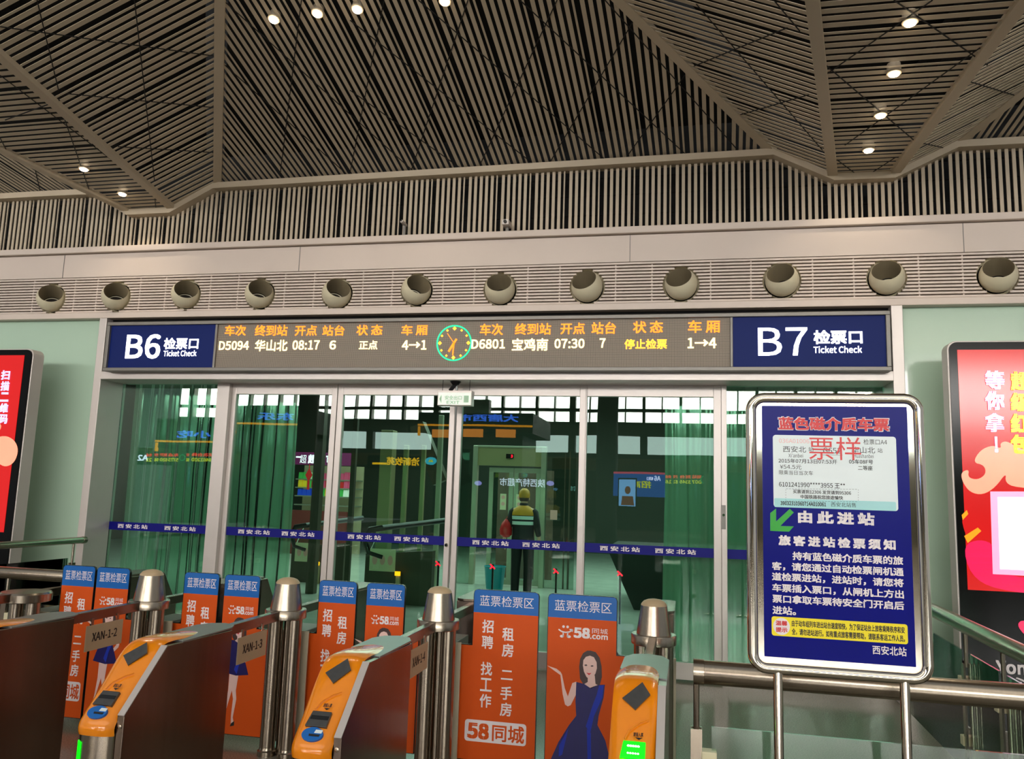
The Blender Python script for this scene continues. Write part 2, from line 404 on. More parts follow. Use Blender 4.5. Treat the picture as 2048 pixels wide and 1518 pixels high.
for z in (4.42, 4.62, 4.80): bk.box(-12.8, 8.1, YB+0.12, YB+0.14, z, z+0.012)
struct('wall_upper.002', bk, M['void'])  # added dark sheet behind the slats, carried up to block stray light
tr = MB()
for (xa, za), (xb, zb) in zip(ZP, ZP[1:]):
    dy0, h = YB-0.10, 0.065
    tr.add([(xa, dy0, za-h), (xb, dy0, zb-h), (xb, YB+0.06, zb-h), (xa, YB+0.06, za-h), (xa, dy0, za), (xb, dy0, zb), (xb, YB+0.06, zb), (xa, YB+0.06, za)],
           [(0, 1, 5, 4), (0, 3, 2, 1), (4, 5, 6, 7), (2, 3, 7, 6), (0, 4, 7, 3), (1, 2, 6, 5)])
struct('trim_4', tr, M['slat'])

W3 = {k: Vector((x, YB-0.02, z)) for k, (x, z) in dict(a=ZP[2], b=ZP[3], c=ZP[4], d=ZP[5], e=ZP[6], f=ZP[7], g=ZP[8], h=ZP[9]).items()}
def plane(p, q, r):
    n = (q-p).cross(r-p).normalized(); return n, n.dot(p)
slat_dir = Vector((0.042, 0.955, -0.293))
CEN = plane(W3['d'], W3['e'], W3['d']+slat_dir)
rE = on_plane(1240, 0, *CEN); rD = on_plane(440, 0, *CEN)
def ext(p, q, t): return p+(q-p)*t
# the two ridges of the middle facet meet in front of the photographed part
def meet(p, q, r, s):
    d1, d2 = q-p, s-r; den = d1.x*d2.y-d1.y*d2.x
    t = ((r.x-p.x)*d2.y-(r.y-p.y)*d2.x)/den
    return p+d1*t
APEX = meet(W3['e'], rE, W3['d'], rD)
SE = plane(W3['e'], W3['f'], rE); vF = on_plane(1625, 0, *SE); vF2 = ext(W3['f'], vF, 1.7)
TRR = plane(W3['f'], W3['g'], vF); vG = on_plane(2048, 0, *TRR); vG2 = ext(W3['g'], vG, 1.9)
SH = plane(W3['g'], W3['h'], vG); vH = on_plane(2048, 180, *SH); vH2 = ext(W3['h'], vH, 5.5)
SD = plane(W3['c'], W3['d'], rD); vC = on_plane(0, 110, *SD); vC2 = ext(W3['c'], vC, 1.7)
TRL = plane(W3['b'], W3['c'], vC); vB = on_plane(0, 298, *TRL); vB2 = ext(W3['b'], vB, 2.6)
far_left = Vector((-13, YB-0.02, 4.9)); far_right = Vector((9, YB-0.02, 4.9))
A2 = W3['a'] + Vector((1.3, -1.79, 0.54))*1.6*Vector((-1, 1, 1)).x*-1 if False else W3['a'] + Vector((-1.30, -1.79, 0.54))*2.0
CL = plane(W3['a'], far_left, W3['a']+Vector((-1.30, -1.79, 0.54)))
CR = plane(W3['h'], far_right, vH)

def clip(poly, n, d, keep_pos=True):
    out = []; k = len(poly)
    for i in range(k):
        p, q = poly[i], poly[(i+1) % k]; a, b_ = n.dot(p)-d, n.dot(q)-d
        if not keep_pos: a, b_ = -a, -b_
        if a >= 0: out.append(p)
        if (a >= 0) != (b_ >= 0): out.append(p+(q-p)*(a/(a-b_)))
    return out
def facet(name, poly, pl, direction, per, fill, lines=(), thick=0.004, label=None):
    n, d0 = pl
    if n.z > 0: n, d0 = -n, -d0              # n points down, towards the hall
    t = (direction - n*n.dot(direction)).normalized(); s = n.cross(t).normalized()
    vals = [s.dot(p) for p in poly]; lo, hi = min(vals), max(vals); mb = MB(); k = int(lo/per)-1; kk = 0
    while k*per < hi:
        wd = fill if kk % 6 else fill*0.5
        c = clip(clip(poly, s, k*per, True), s, (k*per+per*wd), False)
        if len(c) > 2:
            m_ = len(c); vs = c+[p-n*thick for p in c]
            mb.add(vs, [tuple(range(m_)), tuple(range(2*m_-1, m_-1, -1))]+[(i, (i+1) % m_, m_+(i+1) % m_, m_+i) for i in range(m_)])
        k += 1; kk += 1
    struct(name, mb, M['slat'], label)
    ctr = sum(poly, Vector())/len(poly)
    struct(name, MB().add([ctr+(p-ctr)*1.01-n*0.40 for p in poly], [tuple(range(len(poly)))]), M['void'])  # near-black sheet painted as shade in the gaps above the slats
    if lines:
        rb = MB()
        for (xa, ya, xb, yb) in lines:
            p, q = on_plane(xa, ya, n, d0), on_plane(xb, yb, n, d0)
            rb.beam(p+n*0.001, q+n*0.001, 0.008, 0.006, up=n)
        struct('trim_5', rb, M['rod'])
def idir(pl, xa, ya, xb, yb): return on_plane(xb, yb, *pl)-on_plane(xa, ya, *pl)

facet('ceiling', [W3['d'], W3['e'], APEX], CEN, slat_dir, 0.064, 0.55,
      [(936, 0, 823, 339), (1114, 0, 960, 329), (1269, 38, 1097, 329), (768, 0, 700, 345), (1370, 150, 1250, 318), (603, 0, 560, 350),
       (837, 0, 1214, 322), (1040, 0, 1375, 312), (700, 40, 1070, 330), (700, 180, 930, 342), (452, 5, 830, 345), (450, 130, 690, 345), (1210, 0, 1480, 305)])
facet('ceiling', [W3['e'], W3['f'], vF2, APEX], SE, idir(SE, 1393, 137, 1622, 212), 0.074, 0.57,
      [(1393, 8, 1645, 300), (1575, 55, 1388, 132), (1618, 189, 1481, 229), (1548, 0, 1600, 62)])
facet('ceiling', [W3['f'], W3['g'], vG2, vF2], TRR, Vector((1, 0, 0)), 0.078, 0.60,
      [(1788, 0, 1975, 130), (1865, 0, 1650, 150), (1640, 120, 1830, 282), (1960, 95, 1690, 290), (1675, 320, 1710, 346), (1790, 315, 1742, 346)])
facet('ceiling', [W3['g'], W3['h'], vH2, vG2], SH, idir(SH, 1896, 223, 2048, 147), 0.072, 0.57, [(1940, 163, 2028, 190), (1840, 285, 1890, 296)])
facet('ceiling', [W3['c'], W3['d'], APEX, vC2], SD, idir(SD, 202, 271, 428, 154), 0.074, 0.57,
      [(0, 53, 430, 112), (134, 187, 430, 215), (236, 293, 430, 305), (74, 0, 117, 180), (269, 0, 309, 363), (10, 240, 120, 200)])
facet('ceiling', [W3['b'], W3['c'], vC2, vB2], TRL, Vector((1, 0, 0)), 0.078, 0.60, [(130, 240, 178, 378), (0, 150, 290, 370), (0, 275, 12, 298), (310, 397, 312, 420)])
facet('ceiling', [W3['a'], far_left, far_left+Vector((-1.3, -1.79, 0.54))*2.0, A2], CL, Vector((0.3, 0.955, -0.293)), 0.0555, 0.56, [(70, 337, 82, 390)])
facet('ceiling', [W3['h'], far_right, far_right+(vH-W3['h'])*5.5, vH2], CR, Vector((-0.10, 0.955, -0.24)), 0.0575, 0.56)
def facebeam(p, q, n): 
    bm_ = MB().beam(p, q, 0.085, 0.05, up=n); return bm_
bm_ = MB()
for p, q in ((W3['e'], APEX), (W3['d'], APEX), (W3['f'], vF2), (W3['g'], vG2), (W3['h'], vH2), (W3['c'], vC2), (W3['b'], vB2)):
    bm_.beam(p, q, 0.085, 0.05)
struct('trim_7', bm_, M['slat'], bevel=0.004)

LAMPS = [(1820, 42, TRR, 'right ceiling trough, nearest the camera'), (1788, 144, TRR, 'right ceiling trough, second from the top'), (1761, 228, TRR, 'right ceiling trough, third from the top'),
         (1737, 298, TRR, 'right ceiling trough, closest to the slatted wall'), (168, 336, TRL, 'left ceiling trough, the upper of its two'), (245, 386, TRL, 'left ceiling trough, the lower of its two'),
         (548, 37, CEN, 'big middle ceiling facet, first from the left'), (635, 25, CEN, 'big middle ceiling facet, second from the left'), (715, 17, CEN, 'big middle ceiling facet, third from the left'), (890, 1, CEN, 'big middle ceiling facet, rightmost of its row')]
for x, y, pl, where in LAMPS:
    p = on_plane(x, y, *pl); n = pl[0] if pl[0].z < 0 else -pl[0]
    t = thing('downlight', 'small glowing round downlight in the ' + where, 'ceiling light', p, 'ceiling downlights')
    q = n.to_track_quat('Z', 'Y')
    def L(prof):
        mb = MB().lathe(prof, (0, 0, 0), 16); mb.v = [p + q @ v for v in mb.v]; return mb
    obj('housing', L([(0.045, -0.06), (0.05, 0.012), (0.041, 0.014)]), M['slat'], t, smooth=True)
    obj('lens', L([(0.040, 0.010), (0.034, 0.024), (0.012, 0.032)]), M['downlight'], t, smooth=True)
    ld = bpy.data.lights.new('downlight_lamp', 'SPOT'); ld.energy = 9; ld.color = (1, 0.86, 0.66); ld.spot_size = radians(120); ld.shadow_soft_size = 0.04
    lo = bpy.data.objects.new('downlight_lamp', ld); COL.objects.link(lo); lo.location = p+n*0.06; lo.rotation_euler = (0, 0, 0)

# small cameras in front of the slats
def cctv(x, y, sc, label):
    p = at(x, y, 7.50); t = thing('security_camera', label, 'security camera', (p.x, 7.52, 4.21))
    obj('bracket', MB().box(p.x-0.012, p.x+0.012, 7.51, 7.54, 4.208, p.z), M['alu_dark'], t)
    obj('body', MB().box(p.x-0.035*sc, p.x+0.035*sc, 7.42, 7.56, p.z-0.01, p.z+0.045*sc), M['alu'], t, bevel=0.006)
    obj('lens', MB().lathe([(0.018*sc, 0), (0.016*sc, -0.02)], (p.x, 7.42, p.z+0.016*sc), 12, 'y'), M['black'], t)
cctv(1014, 452, 1.0, 'grey bullet security camera on the ledge in front of the vertical slats')
cctv(808, 448, 0.4, 'tiny camera knob on the ledge, left of the bullet camera')

# ------------------------------------------------------------------ departure board
YS = 7.40
bx0, bx1 = at(213, 700, YS).x, at(1781, 700, YS).x
bz0, bz1 = at(1000, 742.5, YS).z, at(1000, 634, YS).z
t = thing('departure_board', 'long departure board with orange characters and a clock between two navy panels', 'departure board', (-2.2, YS, bz0))
def ring_box(mb, x0, x1, z0, z1, y0, y1, wd):
    mb.box(x0, x1, y0, y1, z1-wd, z1).box(x0, x1, y0, y1, z0, z0+wd).box(x0, x0+wd, y0, y1, z0+wd, z1-wd).box(x1-wd, x1, y0, y1, z0+wd, z1-wd); return mb
lx = at(432, 690, YS).x; rx = at(1463, 690, YS).x
fr = ring_box(MB(), bx0, bx1, bz0, bz1, YS-0.03, 7.62, 0.036)
fr.box(lx-0.012, lx+0.012, YS-0.02, 7.6, bz0+0.036, bz1-0.036).box(rx-0.012, rx+0.012, YS-0.02, 7.6, bz0+0.036, bz1-0.036)
obj('frame', fr, M['alu_dark'], t, bevel=0.004)
zi0, zi1 = bz0+0.036, bz1-0.036
for (xa, xb, nm, tx) in ((bx0+0.036, lx-0.012, 'left', [('B6', 252, 321, 693, 49, 0.012), ('检票口', 328, 397, 687, 23, 0.016), ('Ticket Check', 327, 393, 706.5, 12, 0.012)]),
                     (rx+0.012, bx1-0.036, 'right', [('B7', 1516, 1615, 683, 56, 0.004), ('检票口', 1627, 1725, 674, 28, 0.02), ('Ticket Check', 1627, 1724, 699, 14, 0.012)])):
    pn = obj('gate_sign', MB().box(xa, xb, YS, 7.55, zi0, zi1), M['sign_navy'], t); pn['label'] = 'navy backlit gate number panel reading ' + tx[0][0]
    mb = MB()
    for s, a, c, ym, h, bo in tx: tpx(mb, s, a, c, ym, h, YS-0.004, bo)
    obj('lettering', mb, M['sign_white'], pn)
pn = obj('led_screen', MB().box(lx+0.012, rx-0.012, YS, 7.55, zi0, zi1), M['led_panel'], t)
mb = MB(); YT = YS-0.003
for s, a, c, ym, h in (('车次', 450, 492, 661, 21), ('终到站', 510, 575, 661, 22), ('开点', 590, 634, 661, 21), ('站台', 645, 689, 661, 21), ('状 态', 713, 765, 660, 21), ('车 厢', 803, 855, 660, 21),
                       ('车次', 960, 1006, 659, 23), ('终到站', 1030, 1102, 658, 23), ('开点', 1121, 1170, 657, 23), ('站台', 1183, 1232, 656, 24), ('状 态', 1266, 1326, 654, 24), ('车 厢', 1376, 1440, 653, 25)):
    tpx(mb, s, a, c, ym, h, YT, 0.012)
obj('heading_characters', mb, M['led_orange'], pn)
mb = MB()
for s, a, c, ym, h in (('D5094', 438, 498, 691, 18), ('华山北', 510, 575, 691, 23), ('08:17', 585, 639, 690, 19), ('6', 659, 672, 690, 18), ('正点', 718, 755, 690, 18), ('4→1', 804, 853, 690, 19),
                       ('D6801', 943, 1010, 688, 19), ('宝鸡南', 1024, 1096, 689, 25), ('07:30', 1109, 1169, 687, 19), ('7', 1199, 1211, 686, 19), ('1→4', 1375, 1433, 686, 21)):
    tpx(mb, s, a, c, ym, h, YT, 0.014)
obj('train_characters', mb, M['led_yellow'], pn)
mb = MB(); tpx(mb, '停止检票', 1249, 1334, 688, 20, YT, 0.014)
obj('status_characters', mb, M['led_amber'], pn)
cc = at(908, 686, YT); CR_ = at(942, 686, YT).x-cc.x
ck = obj('clock_ring', MB().tube([(cc.x+CR_*cos(2*pi*i/40), YT, cc.z+CR_*sin(2*pi*i/40)) for i in range(40)], 0.007, 6, closed=True), M['led_green'], pn)
mb = MB()
for i in range(12):
    a = 2*pi*i/12; s = 0.020 if i % 3 == 0 else 0.013; px_, pz_ = cc.x+0.84*CR_*cos(a), cc.z+0.84*CR_*sin(a)
    mb.prism([(px_-s, pz_), (px_, pz_-s), (px_+s, pz_), (px_, pz_+s)], 'y', YT-0.001, YT+0.001)
obj('hour_marks', mb, M['led_amber'], ck)
mb = MB()
for dx, dz, wd in ((-10, -17, 0.020), (-1.5, -24, 0.012), (5, 8, 0.018), (-14, 19, 0.006)):
    mb.beam((cc.x, YT-0.002, cc.z), (cc.x+dx/34*CR_, YT-0.002, cc.z+dz/34*CR_), wd, 0.004, up=(0, 1, 0))
obj('clock_hands', mb, M['led_orange'], ck)

# ------------------------------------------------------------------ doors
XD = dict(p0=-6.19, s1=-4.961, s2=-4.815, a=-3.596, b=-3.521, c1=-2.352, c2=-2.299, c3=-2.235, e1=-1.036, e2=-0.978, g1=0.235, g2=0.304, g3=0.354)
ZT, ZD = 2.80, 2.615
def leaf(name, x0, x1, label, wl=0.075, wr=0.075, top=True, y=YG):
    t = thing(name, label, 'door', ((x0+x1)/2, y, 0)); t['kind'] = 'structure'
    f = MB()
    f.box(x0, x0+wl, y-0.03, y+0.03, 0.02, 2.73).box(x1-wr, x1, y-0.03, y+0.03, 0.02, 2.73)
    f.box(x0+wl, x1-wr, y-0.03, y+0.03, ZD, 2.73).box(x0+wl, x1-wr, y-0.03, y+0.03, 0.02, 0.17)
    obj('door_frame', f, M['alu'], t, bevel=0.003)
    obj('pane', MB().box(x0+wl, x1-wr, y-0.006, y+0.006, 0.17, ZD), M['glass'], t)
    return t
def strip(t, x0, x1, texts, y=YG):
    za, zb = 1.118, 1.205
    sp = obj('warning_strip', MB().box(x0, x1, y-0.0085, y-0.0065, za, zb), M['strip_blue'], t)
    mb = MB()
    for xa, xb in texts: tbox(mb, '西 安 北 站', xa, xb, za+0.022, zb-0.020, y-0.0095, 0.018)
    obj('lettering', mb, M['print_white'], sp)
def tx(*pairs): return [(at(a, y, YG).x, at(b, y, YG).x) for a, b, y in pairs]
d1 = leaf('door_1', XD['s2'], XD['a'], 'sliding glass door leaf, first from the left', 0.05, 0.06); strip(d1, XD['s2']+0.05, XD['a']-0.06, tx((477, 541, 1060), (564, 630, 1066)))
d2 = leaf('door_2', XD['a']+0.01, XD['c1']+0.045, 'sliding glass door leaf left of the middle joint', 0.06, 0.055); strip(d2, XD['a']+0.07, XD['c1']-0.01, tx((696, 763, 1071), (789, 858, 1076)))
d3 = leaf('door_3', XD['c2']+0.012, XD['e1']+0.058, 'sliding glass door leaf right of the middle joint', 0.055, 0.06); strip(d3, XD['c2']+0.067, XD['e1']-0.002, tx((945, 1018, 1083), (1045, 1120, 1088)))
d4 = leaf('door_4', XD['e2'], XD['g2'], 'sliding glass door leaf, rightmost', 0.012, 0.07); strip(d4, XD['e2']+0.012, XD['g2']-0.07, tx((1200, 1280, 1098), (1310, 1392, 1104)))
obj('door_knob', MB().lathe([(0.016, 0), (0.018, -0.012), (0.010, -0.02)], (at(893, 1090, YG-0.03).x, YG-0.03, at(893, 1090, YG-0.03).z), 14, 'y'), M['chrome'], d2, smooth=True)
lk = at(1447, 1030, YG-0.05)
# fixed side panes
def fixed(name, x0, x1, label):
    t = thing(name, label, 'window', ((x0+x1)/2, YG, 0)); t['kind'] = 'structure'
    obj('pane', MB().box(x0, x1, YG-0.006, YG+0.006, 0.13, 2.80), M['glass'], t)
    obj('base_panel', MB().box(x0, x1, YG-0.05, YG+0.05, 0.0, 0.13), M['alu'], t, bevel=0.003)
    return t
w1 = fixed('window_1', XD['p0'], XD['s1'], 'fixed glass pane left of the sliding doors'); strip(w1, XD['p0'], XD['s1'], tx((237, 297, 1048), (330, 393, 1053)))
w2 = fixed('window_2', XD['g3'], XR, 'fixed glass pane behind the notice board'); strip(w2, XD['g3'], XR, [])
mu = struct('trim_8', MB().box(XD['s1'], XD['s2']+0.0, YG-0.09, YG+0.06, 0, 2.80).box(XD['g2'], XD['g3'], YG-0.05, YG+0.06, 0, 2.80).box(XL+0.09, XR, YG-0.05, YG+0.1, 2.73, 2.86), M['alu'], bevel=0.003)
lkt = thing('door_lock', 'dark door lock plate on the mullion at the right end of the sliding doors', 'lock', (lk.x, lk.y, lk.z))
obj('lock_plate', MB().box(lk.x-0.02, lk.x+0.02, YG-0.056, YG-0.05, lk.z-0.13, lk.z+0.09), M['alu_dark'], lkt)
obj('lock_cylinder', MB().lathe([(0.012, 0), (0.012, -0.012)], (lk.x, YG-0.056, lk.z), 12, 'y'), M['chrome'], lkt)
hn = thing('door_sensor', 'small black door sensor under the lintel above the exit sign', 'sensor', (at(910, 768, 7.6).x, 7.6, 2.7))
p = at(910, 768, 7.6)
obj('sensor_body', MB().lathe([(0.05, 0.06), (0.055, 0.02), (0.03, -0.01)], (p.x, 7.62, 2.70), 14).beam((p.x, 7.62, 2.70), (p.x-0.04, 7.58, 2.63), 0.03, 0.03), M['black'], hn, smooth=True)

# exit sign hanging from the lintel
YE = 7.47
ea, eb = at(875, 796, YE), at(943, 796, YE); ez1, ez0 = at(908, 781, YE).z, at(908, 811, YE).z
t = thing('exit_sign', 'pale hanging exit sign box in front of the door joint', 'exit sign', ((ea.x+eb.x)/2, YE, ez0))
obj('sign_case', MB().box(ea.x, eb.x, YE, YE+0.10, ez0, ez1), M['alu'], t, bevel=0.004)
M['exit_face'] = mat('pale_exit_face', rgb(226, 232, 220), 0.3, emit=rgb(220, 235, 222), strength=0.35, noise=0.03)
M['exit_green'] = mat('pale_exit_green', rgb(166, 206, 172), 0.4, noise=0.03)
fc = obj('sign_face', MB().box(ea.x+0.008, eb.x-0.008, YE-0.003, YE, ez0+0.008, ez1-0.022), M['exit_face'], t)
mb = MB(); wdt = eb.x-ea.x; tbox(mb, '安全出口', ea.x+wdt*0.22, ea.x+wdt*0.72, ez0+0.055, ez1-0.05, YE-0.004, 0.01); tbox(mb, 'EXIT', ea.x+wdt*0.28, ea.x+wdt*0.66, ez0+0.015, ez0+0.045, YE-0.004, 0.01)
mb.box(eb.x-wdt*0.22, eb.x-wdt*0.08, YE-0.0045, YE-0.003, ez0+0.03, ez1-0.05)
mb.prism([(ea.x+wdt*0.06, (ez0+ez1)/2-0.01), (ea.x+wdt*0.12, (ez0+ez1)/2+0.03), (ea.x+wdt*0.12, (ez0+ez1)/2-0.05)], 'y', YE-0.0045, YE-0.003)
obj('lettering', mb, M['exit_green'], fc)
for s in (0.1, 0.9):
    obj('wire', MB().tube([(ea.x+wdt*s, YE+0.04, ez1), (ea.x+wdt*s, YE+0.05, 2.73)], 0.003, 6), M['black'], t)

# plastic strip curtains behind the doors
def curtain(x0, x1, y, label, seed):
    rnd = random.Random(seed); n = int((x1-x0)/0.008); vs = []; fs = []
    ph = [rnd.uniform(0, 6.28) for _ in range(5)]
    zs = [0.02, 0.9, 1.8, 2.86]
    for i in range(n+1):
        x = x0+(x1-x0)*i/n
        yy = 0.009*sin(x*47+ph[0]) + 0.004*sin(x*83+ph[1]) + 0.010*sin(x*19+ph[2]) + 0.0015*sin(x*140+ph[3])
        for j, z in enumerate(zs): vs.append((x+0.012*sin(j*1.7+x*9), y+yy*(0.7+0.3*sin(j*1.3+x*5)), z))
    k = len(zs)
    for i in range(n):
        fs += [(i*k+j, (i+1)*k+j, (i+1)*k+j+1, i*k+j+1) for j in range(k-1)]
    o = obj('strip_curtain', MB().add(vs, fs), M['pvc'], None, smooth=True)
    tag(o, label, 'curtain'); return o
yc = 8.25
curtain(at(262, 900, yc).x, at(592, 900, yc).x, yc, 'rippled translucent green plastic curtain behind the left door panes', 1)
curtain(at(1328, 900, yc).x, at(1815, 900, yc).x, yc, 'rippled translucent green plastic curtain behind the right door panes', 2)

# ------------------------------------------------------------------ advertising displays against the side walls
M['bezel'] = mat('black_glass_bezel', rgb(10, 9, 9), 0.12, noise=0.05, spec=0.18)
def display(name, x0, x1, y0, y1, ztop, sx0, sx1, sz0, sz1, label):
    t = thing('advertising_display', label, 'advertising screen', ((x0+x1)/2, (y0+y1)/2, 0), 'advertising displays beside the entrance')
    obj('casing', MB().prism(rrect(x0, x1, 0.0, ztop, 0.07), 'y', y0+0.012, y1), M['alu'], t, bevel=0.006)
    fr = obj('bezel', MB().prism(rrect(x0+0.012, x1-0.012, 0.012, ztop-0.012, 0.06), 'y', y0, y0+0.02), M['bezel'], t)
    s = obj('screen', MB().box(sx0, sx1, y0-0.004, y0, sz0, sz1), M['red_screen'], t)
    return t, s
YK = 7.0
t, s = display('r', 2.035, 3.25, YK, 7.16, 2.98, 2.106, 3.18, 1.03, 2.905, 'tall black framed advertising screen showing a red advert with white and yellow characters, right wall')
def blob(pts, Y): return [(at(x, y, Y).x, at(x, y, Y).z) for x, y in pts]
yk = YK-0.006
def soft(pts, n=2):
    for _ in range(n):
        pts = [q for (x0, y0), (x1, y1) in zip(pts, pts[1:]+pts[:1]) for q in ((x0*.75+x1*.25, y0*.75+y1*.25), (x0*.25+x1*.75, y0*.25+y1*.75))]
    return pts
def layer(name, pts, material, par, k=1):
    if name in ('puzzle_shape', 'ribbon', 'tassel', 'brand_flower'): pts = soft(pts)
    return obj(name, MB().prism(blob(pts, YK), 'y', YK-0.004-0.0016*k, YK-0.0035), material, par)
layer('puzzle_shape', [(1921, 945), (1938, 938), (1935, 955), (1955, 960), (1972, 948), (1968, 930), (1945, 925), (1960, 900), (1985, 890), (2002, 898), (2000, 885), (2015, 882), (2040, 900), (2120, 905), (2120, 980), (2030, 975), (2010, 965), (2012, 945), (1990, 975), (1965, 990), (1940, 985), (1925, 965)], M['screen_peach'], s, 1)
layer('ribbon', [(1921, 1030), (1950, 1000), (1990, 1040), (1945, 1085), (1930, 1070)], M['red_screen'], s, 1)
layer('gold_band', [(1928, 1072), (1955, 1055), (1962, 1062), (1935, 1086)], M['screen_gold'], s, 2)
layer('gold_band', [(1923, 1030), (1933, 1020), (1936, 1028), (1925, 1040)], M['screen_gold'], s, 2)
layer('tassel', [(1925, 1090), (1960, 1078), (1990, 1090), (1990, 1150), (2120, 1160), (2120, 1192), (1990, 1180), (1940, 1150)], M['screen_magenta'], s, 1)
cp = layer('code_panel', [(1980, 983), (2120, 983), (2120, 1155), (1985, 1148)], M['screen_pink'], s, 3)
layer('code_card', [(1994, 994), (2120, 994), (2120, 1144), (1999, 1138)], M['screen_white'], cp, 4)
mb = MB(); tp = YK-0.012
for ch, y in (('等', 760), ('你', 801), ('拿', 845)): tpx(mb, ch, 1970, 2009, y, 38, tp, 0.035)
tpx(mb, '!', 1989, 1996, 889, 32, tp, 0.02)
obj('lettering', mb, M['screen_lilac'], s)
mb = MB()
for ch, y in (('超', 762), ('级', 804), ('红', 846), ('包', 888)): tpx(mb, ch, 2021, 2062, y, 38, tp, 0.035)
obj('lettering', mb, M['screen_yellow'], s)
mb = MB(); tpx(mb, 'Yong', 1992, 2075, 1340, 34, YK-0.006, 0.02); tpx(mb, '永', 2022, 2062, 1375, 40, YK-0.006, 0.0)
obj('brand_lettering', mb, M['print_white'], t)
layer('brand_flower', [(2032, 1248), (2048, 1238), (2080, 1262), (2075, 1285), (2050, 1272)], M['screen_magenta'], t, 1)
layer('brand_flower', [(2038, 1298), (2062, 1280), (2080, 1296), (2060, 1312)], M['screen_gold'], t, 1)

t, s = display('l', -7.85, -6.605, YK, 7.16, 2.97, -7.78, -6.70, 1.10, 2.90, 'tall black framed advertising screen showing a red advert, left wall behind the handrail')
layer('puzzle_shape', [(-60, 905), (-20, 880), (10, 870), (30, 880), (38, 900), (30, 925), (12, 935), (-5, 925), (-40, 960)], M['screen_peach'], s, 1)
layer('puzzle_shape', [(-60, 830), (-10, 842), (6, 850), (-4, 868), (-50, 870)], M['screen_peach'], s, 1)
mb = MB()
for i, ch in enumerate('扫描二维码'): tpx(mb, ch, 2-i*0.8, 20-i*1.2, 750+i*22, 19, tp, 0.03)
obj('lettering', mb, M['screen_lilac'], s)

# ------------------------------------------------------------------ handrails and glass balustrades
def balustrade(name, label, a, b, r, posts, glass=(0.10, 0.74), knobs=True, grp='glass balustrades with steel handrails'):
    a = Vector(a); b = Vector(b); d = (b-a).normalized()
    t = thing('handrail_balustrade', label, 'handrail', (a.x, a.y, 0), grp)
    obj('handrail', MB().tube([a, a+d*0.006, b-d*0.006, b], [r*0.94, r, r, r*0.94], 20), M['steel'], t, smooth=True)
    for e, sg in ((a, 1), (b, -1)):
        obj('end_cap', MB().tube([e-d*sg*0.012, e+d*sg*0.03], r*1.06, 20), M['steel'], t, smooth=True)
    for s in posts:
        q = a+d*s
        ps = MB(); off = d.cross(Vector((0, 0, 1)))*0.018
        for k in (-1, 1): ps.beam(q+off*k+Vector((0, 0, -q.z)), q+off*k+Vector((0, 0, -0.22)), 0.045, 0.012, up=d.cross(Vector((0, 0, 1))))
        ps.tube([q+Vector((0, 0, -0.24)), q+Vector((0, 0, -r*0.8))], 0.012, 8)
        po = obj('post', ps, M['steel'], t)
        cl = MB()
        for z in (0.28, 0.62): 
            c = Vector((q.x, q.y, z))+d*0.05; cl.box(c.x-0.03, c.x+0.03, c.y-0.03, c.y+0.03, z-0.028, z+0.028)
        obj('glass_clamp', cl, M['cream'], po, bevel=0.004)
    ss = list(posts)
    for s0, s1 in zip(ss, ss[1:]):
        p, q = a+d*(s0+0.06), a+d*(s1-0.06); nrm = d.cross(Vector((0, 0, 1)))*0.006
        g = MB().add([Vector((v.x, v.y, z))+nrm*k for k in (-1, 1) for z in glass for v in (p, q)], [(0, 1, 3, 2), (4, 6, 7, 5), (0, 4, 5, 1), (2, 3, 7, 6), (0, 2, 6, 4), (1, 5, 7, 3)])
        obj('glass_panel', g, M['rail_glass'], t)
    return t
balustrade('r1', 'steel handrail with glass balustrade passing behind the notice board', (0.035, 3.55, 0.950), (3.4, 3.55, 0.946), 0.048, [0.0, 1.62, 3.25])
balustrade('r2', 'steel handrail running towards the facade in front of the right red screen', (1.60, 3.75, 0.95), (1.66, 7.35, 0.95), 0.045, [0.25, 1.12, 1.75, 3.4], (0.1, 0.80))
balustrade('l1', 'steel handrail with a rounded end beside the entrance post, below the left red screen', (-6.13, 4.6, 1.03), (-6.11, 7.42, 1.03), 0.034, [0.3, 1.5, 2.68], (0.1, 0.86))
balustrade('l2', 'thick steel handrail behind the leftmost pair of gate flaps', (-5.95, 5.32, 0.935), (-4.02, 5.32, 0.935), 0.044, [0.1, 0.95, 1.83], (0.1, 0.72))

# ------------------------------------------------------------------ ticket gates (local frame: bollard axis at the origin)
DY = -4.857                                     # world Y of a point minus the bollard's Y
SL0, SL1 = (3.50+DY, 0.893), (3.235+DY, 0.645)   # top and bottom of the slanting front
def slant(s, x, lift=0.0):
    """point on the slanting front: s along it, x across, lift above it"""
    y = SL0[0]+(SL1[0]-SL0[0])*s; z = SL0[1]+(SL1[1]-SL0[1])*s
    ty, tz = SL1[0]-SL0[0], SL1[1]-SL0[1]; l = sqrt(ty*ty+tz*tz); return Vector((x, y+tz/l*lift, z-ty/l*lift))
def spanel(mb, corners, l0, l1):
    """raised panel on the slant; corners (s, x) in order"""
    n = len(corners); vs = [slant(s, x, l0) for s, x in corners]+[slant(s, x, l1) for s, x in corners]
    return mb.add(vs, [tuple(range(n)), tuple(range(2*n-1, n-1, -1))]+[(i, (i+1) % n, n+(i+1) % n, n+i) for i in range(n)])

